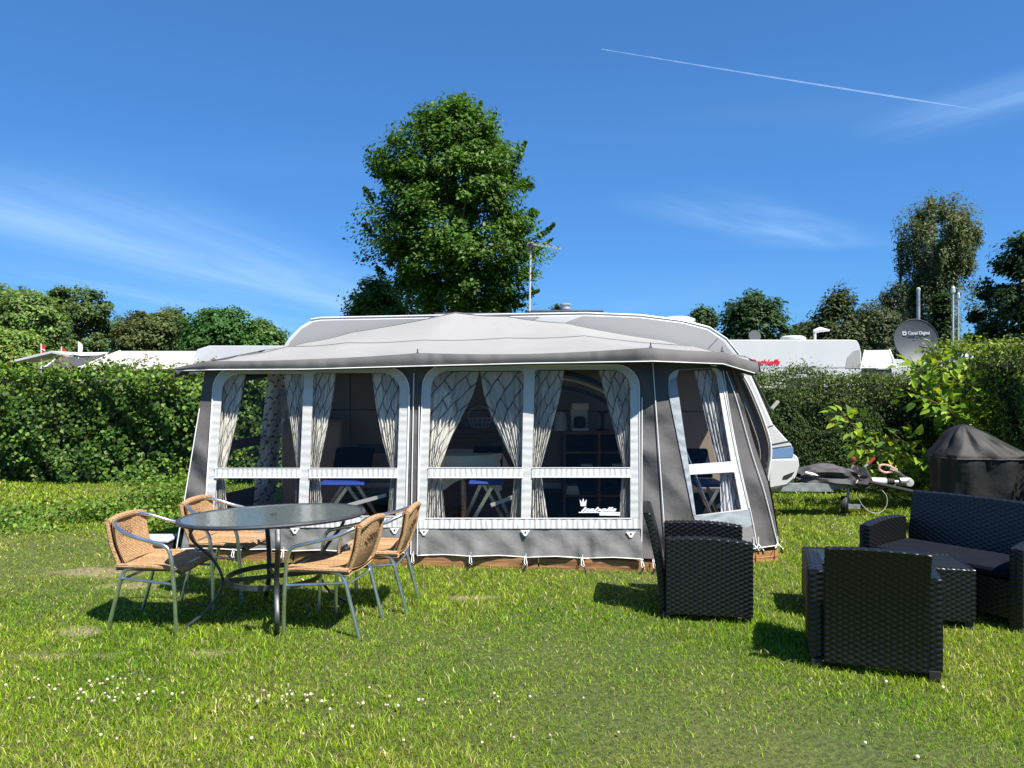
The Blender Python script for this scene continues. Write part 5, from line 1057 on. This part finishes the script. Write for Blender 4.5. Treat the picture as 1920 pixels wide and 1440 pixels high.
# ------------------------------------------------------------------ covered grill
gr = empty('covered_grill', (4.74, 7.8, 0), rz=R(-6), label='garden grill under a black weather cover in front of the hedge', cat='grill')
rows = []; nn = 64
def sup(a, hx, hy, e=4): c_, s_ = math.cos(a), math.sin(a); k = (abs(c_) ** e + abs(s_) ** e) ** (-1 / e); return hx * k * c_, hy * k * s_
for i, (hx, hy, z, x0) in enumerate(((.43, .27, .04, .03), (.43, .28, .25, .03), (.42, .285, .50, .02), (.43, .29, .72, .01), (.445, .30, .80, .01), (.43, .29, .835, 0), (.34, .25, .90, -.05), (.24, .20, .98, -.10), (.16, .15, 1.05, -.14), (.085, .09, 1.10, -.16), (.02, .02, 1.125, -.16))):
    row = []
    for k in range(nn):
        a = 2 * PI * k / nn; x, y = sup(a, hx, hy, 5 if i < 6 else 2.6); w = .020 * math.sin(a * 9 + i * .5) + .012 * math.sin(a * 17 - i) if i < 9 else 0; f = 1 + w / max(hx, .1) * (1.5 - .1 * i); row.append((x * f + x0, y * f, z + (.012 * math.sin(a * 5) if i == 0 else 0)))
    rows.append(row)
MB().grid(rows, closed_u=True).obj('cover', m_clothblack, gr, smooth=True)
MB().tube([Vector(p) * 1.0 + Vector((0, -.002, 0)) for p in rows[4]], .008, 5, closed=True).obj('cover_seam', m_clothblack, gr)
for x in (-.36, .42):
    for y in (-.2, .2): MB().tube([(x, y, 0), (x, y, .3)], .018, 6).obj('leg', m_darkmetal, gr)

# ------------------------------------------------------------------ woven surfaces
def weave_grid(mapf, Wd, H, pu, pv, amp, su_=4, sv_=2):
    """mapf(u,v,h)->(n,3); over/under strands as real relief"""
    nu, nv = max(2, round(Wd / pu)), max(2, round(H / pv)); iu = np.arange(nu * su_ + 1); iv = np.arange(nv * sv_ + 1); U, V = np.meshgrid(iu, iv)
    cu, cv_ = np.minimum(U // su_, nu - 1), np.minimum(V // sv_, nv - 1); fu = U / su_ - cu; fv = V / sv_ - cv_
    over = ((cu + cv_) % 2 == 0); h = np.where(over, amp * np.sin(PI * fu) ** .7, -amp * .6 * np.sin(PI * fu)) * (.25 + .75 * np.sin(PI * np.clip(fv, 0, 1)) ** .5) 
    h = np.where((V % sv_ == 0), -amp * .5, h)
    P = mapf(U / (nu * su_) * Wd, V / (nv * sv_) * H, h); n_, m_ = U.shape; idx = np.arange(n_ * m_).reshape(n_, m_)
    Fq = np.stack([idx[:-1, :-1], idx[:-1, 1:], idx[1:, 1:], idx[1:, :-1]], -1).reshape(-1, 4); return P.reshape(-1, 3), Fq
def weave_obj(name, pieces, m, parent):
    V, Fq = [], []; b = 0
    for P, f in pieces: V.append(P); Fq.append(f + b); b += len(P)
    V = np.concatenate(V); Fq = np.concatenate(Fq); me = mesh_np(name, V, Fq, np.full(len(Fq), 4, np.int32), smooth=False); me.materials.append(m)
    return finish(bpy.data.objects.new(name, me), parent)
def slab(O, Ud, Vd, Wd, H, T, hf=None, bend=None, pu=.029, pv=.0155, amp=.0052):
    """upright woven slab: O corner, Ud/Vd unit axes, thickness T along n; hf(u) scales the top line; bend(v) pushes along n"""
    O, Ud, Vd = np.array(O, float), np.array(Ud, float), np.array(Vd, float); Nd = np.cross(Ud, Vd); hf = hf or (lambda u: 1 + 0 * u); bend = bend or (lambda v: 0 * v)
    def face(sgn):
        def f(u, v, h):
            vv = v * hf(u / Wd); return O + Ud * u[..., None] + Vd * vv[..., None] + Nd * (sgn * (T / 2 + h) + bend(vv))[..., None]
        return f
    pcs = [weave_grid(face(1), Wd, H, pu, pv, amp), weave_grid(face(-1), Wd, H, pu, pv, amp)]
    def top(u, v, h): # u along width, v across thickness
        vv = H * hf(u / Wd) + h + .006 * np.sin(PI * v / T); return O + Ud * u[..., None] + Vd * vv[..., None] + Nd * (-T / 2 + v + bend(vv))[..., None]
    pcs.append(weave_grid(top, Wd, T, .03, T / 3, amp))
    for e, sg in ((0, -1), (Wd, 1)):
        def side(u, v, h, e=e, sg=sg):
            vv = v * hf(np.full_like(v, e / Wd)); return O + Ud * (e + sg * (h + .004 * np.sin(PI * u / T)))[..., None] + Vd * vv[..., None] + Nd * (-T / 2 + u + bend(vv))[..., None]
        pcs.append(weave_grid(side, T, H, T / 2, pv, amp))
    def bot(u, v, h): return O + Ud * u[..., None] + Nd * (-T / 2 + v + bend(0 * v))[..., None] + Vd * (h * 0)[..., None]
    pcs.append(weave_grid(bot, Wd, T, .2, T, 0, 1, 1)); return pcs
def rattan_seat(name, label, cat, loc, rz, width, group=None, backh=.70, cush=False):
    """faces +X; origin on the ground at its centre"""
    root = empty(name, loc, rz, label=label, cat=cat, group=group); D = .58; w2 = width / 2; ta_ = .075; z0 = .045
    armh = lambda s: 1 - .035 * (2 * (s - .42)) ** 2 - .02 * np.clip(s - .75, 0, 1)
    for sy in (-1, 1):
        weave_obj('arm', slab((-D / 2 + .03, sy * (w2 - ta_ / 2), z0), (1, 0, 0), (0, 0, 1), D - .03, .50, ta_, armh), m_rattan, root)
    bw = width - 2 * ta_ - .004; bend = lambda v: .035 * np.clip((v) / .65, 0, 2) ** 2
    weave_obj('backrest', slab((-D / 2 + .012, -bw / 2, z0), (0, 1, 0), (0, 0, 1), bw, backh - z0, .05, lambda s: 1 - .012 * (2 * s - 1) ** 2, lambda v: -(.11 * np.clip(v / (backh - z0), 0, 1) ** 1.8), amp=.004), m_rattan, root)
    weave_obj('front_panel', slab((D / 2 - .06, -bw / 2, z0 + .02), (0, 1, 0), (0, 0, 1), bw, .24, .03), m_rattan, root)
    def seat(u, v, h): return np.stack([-D / 2 + .06 + v, -bw / 2 + u, .31 + h + 0 * u], -1)
    weave_obj('seat', [weave_grid(seat, bw, D - .1, .033, .0145, .003)], m_rattan, root)
    if cush: MB().box((-D / 2 + .06, -bw / 2 + .01, .316), (D / 2 - .03, bw / 2 - .01, .38)).obj('seat_cushion', m_cushion, root, bevel=.025)
    for sx in (-1, 1):
        for sy in (-1, 1): MB().box((sx * (D / 2 - .035) - .026, sy * (w2 - .04) - .028, 0), (sx * (D / 2 - .035) + .026, sy * (w2 - .04) + .028, .05)).obj('foot', m_rubber, root)
    q = MB()
    return root
aA = rattan_seat('rattan_armchair', 'black rattan armchair beside the right corner of the tent', 'armchair', (1.33, 5.35, 0), R(-10), .66, 'black rattan armchairs', backh=.695)
copy_thing(aA, (2.045, 4.41, 0), R(71), 'black rattan armchair in the foreground, its back to the camera')
rattan_seat('rattan_sofa', 'black rattan two-seat sofa under the hedge at the right edge', 'sofa', (3.10, 5.40, 0), R(217), 1.06, backh=.725, cush=True)
# coffee table
ct = empty('rattan_coffee_table', (2.51, 5.20, 0), rz=R(-13.5), label='low black rattan coffee table with dark glass top between the seats', cat='coffee table')
cw, cd, chh = .98, .45, .38
for k, (O, Ud, wd) in enumerate((((-cw / 2, -cd / 2 + .015, .05), (1, 0, 0), cw), ((-cw / 2, cd / 2 - .015, .05), (1, 0, 0), cw), ((-cw / 2 + .015, -cd / 2 + .03, .05), (0, 1, 0), cd - .06), ((cw / 2 - .015, -cd / 2 + .03, .05), (0, 1, 0), cd - .06))):
    weave_obj('side_panel', slab(O, Ud, (0, 0, 1), wd, chh - .05, .03), m_rattan, ct)
weave_obj('rim', [weave_grid(lambda u, v, h: np.stack([-cw / 2 + u, -cd / 2 + v, chh - .012 + h], -1), cw, cd, .033, .0145, .003)], m_rattan, ct)
m_cglass = mat('dark_glass', (.02, .028, .035), .06, var=.05, spec=.7)
MB().box((-cw / 2 + .03, -cd / 2 + .03, chh - .007), (cw / 2 - .03, cd / 2 - .03, chh + .003)).obj('glass_top', m_cglass, ct, bevel=.002)
for sx in (-1, 1):
    for sy in (-1, 1): MB().box((sx * (cw / 2 - .035) - .024, sy * (cd / 2 - .035) - .024, 0), (sx * (cw / 2 - .035) + .024, sy * (cd / 2 - .035) + .024, .05)).obj('foot', m_rubber, ct)

# ------------------------------------------------------------------ glass garden table
gt_ = empty('glass_garden_table', (-1.57, 5.08, 0), rz=R(24), label='oval garden table with pebbled glass top and curved dark legs', cat='table')
TZ = .69; ell = [sup(2 * PI * k / 72, .585, .385, 2.15) for k in range(72)]
MB().prism([(x * .975, y * .97, TZ) for x, y in ell], (0, 0, .006)).obj('glass_top', m_gtop, gt_)
MB().tube([(x, y, TZ - .002) for x, y in ell], .014, 8, closed=True, flat=1.0).obj('rim', m_darkmetal, gt_, smooth=True)
feet = [(-2.09, 4.90), (-1.47, 4.80), (-1.15, 5.45), (-1.80, 5.62)]
iv_ = Matrix.Rotation(-R(24), 3, 'Z')
for k, (fx, fy) in enumerate(feet):
    d = iv_ @ Vector((fx + 1.57, fy - 5.08, 0)); dn = d.normalized(); top = dn * .36 + Vector((0, 0, TZ - .01)); pts = curve_pts([top + dn * .10, top + dn * .15 - Vector((0, 0, .10)), dn * .37 + Vector((0, 0, .42)), dn * .32 + Vector((0, 0, .27)), dn * .40 + Vector((0, 0, .12)), d], 6)
    MB().tube(pts, .016, 8, flat=.6).obj('leg', m_darkmetal, gt_, smooth=True)
rg = [(.30 * math.cos(2 * PI * k / 36), .30 * math.sin(2 * PI * k / 36), .29) for k in range(36)]
b = MB()
for k in range(36): b.beam(rg[k], rg[(k + 1) % 36], .008, .034)
b.obj('brace_ring', m_darkmetal, gt_)
MB().beam((-.3, 0, .29), (.3, 0, .29), .008, .03).beam((0, -.3, .29), (0, .3, .29), .008, .03).obj('cross_brace', m_darkmetal, gt_)
MB().lathe([(.022, 0), (.022, .004)], (0, 0, TZ + .0065), 14).obj('parasol_plug', m_darkmetal, gt_)

# ------------------------------------------------------------------ bistro chairs
def bistro_chair(label, loc, rz):
    """faces +X"""
    root = empty('bistro_chair', loc, rz, label=label, cat='chair', group='wicker chairs with aluminium tubes around the glass table')
    hw = .25; r = .0125
    half = [(.22, hw, 0), (.215, hw + .005, .20), (.20, hw + .01, .42), (.188, hw + .012, .50), (.155, hw + .012, .552), (.05, hw + .01, .582), (-.10, hw - .005, .62), (-.20, hw - .05, .662), (-.25, hw - .12, .683), (-.262, .06, .690)]
    pts = curve_pts(half + [(x, -y, z) for x, y, z in reversed(half)], 6); MB().tube(pts, r, 10).obj('arm_frame', m_alu, root, smooth=True)
    for s in (1, -1):
        MB().tube(curve_pts([(-.255, s * .20, 0), (-.20, s * .20, .20), (-.155, s * .20, .355), (-.10, s * .20, .395), (.10, s * .20, .405), (.19, s * .20, .41)], 6), r, 10).obj('rear_leg', m_alu, root, smooth=True)
        MB().tube([(.213, s * (hw + .006), .315), (-.165, s * .205, .335)], .009, 8).obj('stretcher', m_alu, root, smooth=True)
    MB().tube([(-.168, -.20, .32), (-.168, .20, .32)], .009, 8).obj('rear_crossbar', m_alu, root); MB().tube([(.205, -hw, .40), (.205, hw, .40)], .010, 8).obj('front_crossbar', m_alu, root)
    # seat: woven pan with rolled front and sides
    def seatf(u, v, h):
        y = -.215 + u; x = -.20 + v; e = np.clip((np.abs(y) - .17) / .045, 0, 1); f = np.clip((x - .19) / .05, 0, 1)
        z = .425 + h - .022 * (1 - (y / .215) ** 2) * (1 - f) - .020 * e ** 2 - .035 * f ** 2; return np.stack([x, y * (1 - .02 * f), z], -1)
    def seatb(u, v, h): p = seatf(u, v, h * 0); p[..., 2] -= .020; return p
    weave_obj('seat', [weave_grid(seatf, .43, .44, .012, .006, .0012, 2, 2), weave_grid(seatb, .43, .44, .05, .05, 0, 1, 1)], m_wicker, root)
    MB().tube([(-.19, .205, .412), (.0, .21, .412), (.2, .21, .405), (.235, .17, .395), (.24, 0, .395), (.235, -.17, .395), (.2, -.21, .405), (.0, -.21, .412), (-.19, -.205, .412)], .017, 8).obj('seat_roll', m_wicker, root, smooth=True)
    # backrest
    def bf(sg):
        def f(u, v, h):
            t = v / .36; y = (-.185 + u) * (1 + .10 * t); x = -.195 - .075 * t - .03 * np.sin(PI * np.clip(t, 0, 1)) * .6 + .035 * (y / .2) ** 2 + sg * (.008 + h); z = .415 + v * .785; return np.stack([x + .0 * u, y, z], -1)
        return f
    bk = weave_obj('backrest', [weave_grid(bf(1), .37, .36, .012, .006, .0012, 2, 2), weave_grid(bf(-1), .37, .36, .012, .006, .0012, 2, 2)], m_wicker, root)
    MB().tube(curve_pts([(-.255, .200, .678), (-.262, .1, .692), (-.262, 0, .696), (-.262, -.1, .692), (-.255, -.200, .678)], 5), .021, 10).obj('back_roll', m_wicker, root, smooth=True)
    for s in (1, -1): MB().tube([(-.19, s * .187, .415), (-.235, s * .195, .54), (-.258, s * .202, .683)], .0135, 8).obj('back_edge', m_wicker, root, smooth=True)
    o = MB()
    for i in range(5):
        for j in range(3):
            y = -.08 + i * .04 + (j % 2) * .02; z = .575 + j * .019
            for sg, xo in ((1, 0), (-1, 0)): x = -.195 - .075 * ((z - .415) / .283) - .018 + sg * .011; o.beam((x, y - .014, z - .006), (x, y + .014, z + .008), .003, .007)
    o.obj('braid_pattern', m_shelf, bk)
    return root
c0 = bistro_chair('wicker chair at the left end of the glass table', (-2.29, 5.05, 0), R(-4))
copy_thing(c0, (-2.10, 5.70, 0), R(-6), 'wicker chair behind the glass table, nearest the tent corner')
copy_thing(c0, (-1.15, 4.97, 0), R(169), 'wicker chair nearest the camera at the right of the glass table')
copy_thing(c0, (-.95, 5.42, 0), R(176), 'wicker chair at the far right of the glass table')

# ------------------------------------------------------------------ contrail high in the sky
def contrail():
    Y = 900.0; n = 60; pts = []; rs = []
    for i in range(n):
        t = i / (n - 1); pts.append(at(1128 + (1838 - 1128) * t, 92 + (206 - 92) * t + 1.5 * math.sin(t * 3), Y)); rs.append((.28 + .85 * t + .14 * math.sin(i * 1.7)) * (1 if i < n - 14 else max(.08, (n - 1 - i) / 14)))
    m = bpy.data.materials.new('ice_trail'); m.use_nodes = True; t = m.node_tree; t.nodes.remove(t.nodes['Principled BSDF']); d = N(t, 'ShaderNodeBsdfDiffuse'); d.inputs[0].default_value = (.95, .95, .95, 1)
    tl = N(t, 'ShaderNodeBsdfTranslucent'); tl.inputs[0].default_value = (.95, .95, .95, 1); a = N(t, 'ShaderNodeAddShader'); L(t, d.outputs[0], a.inputs[0]); L(t, tl.outputs[0], a.inputs[1])
    tr = N(t, 'ShaderNodeBsdfTransparent'); lw = N(t, 'ShaderNodeLayerWeight', i_Blend=.35); mm = N(t, 'ShaderNodeMapRange'); mm.inputs[3].default_value = .11; mm.inputs[4].default_value = 0.; L(t, lw.outputs['Facing'], mm.inputs[0])
    ms = N(t, 'ShaderNodeMixShader'); L(t, mm.outputs[0], ms.inputs[0]); L(t, tr.outputs[0], ms.inputs[1]); L(t, a.outputs[0], ms.inputs[2]); L(t, ms.outputs[0], t.nodes['Material Output'].inputs[0])
    MB().tube(pts, rs, 8).obj('contrail', m, smooth=True, label='thin white aircraft trail across the upper right sky', cat='contrail', kind='stuff')
contrail()
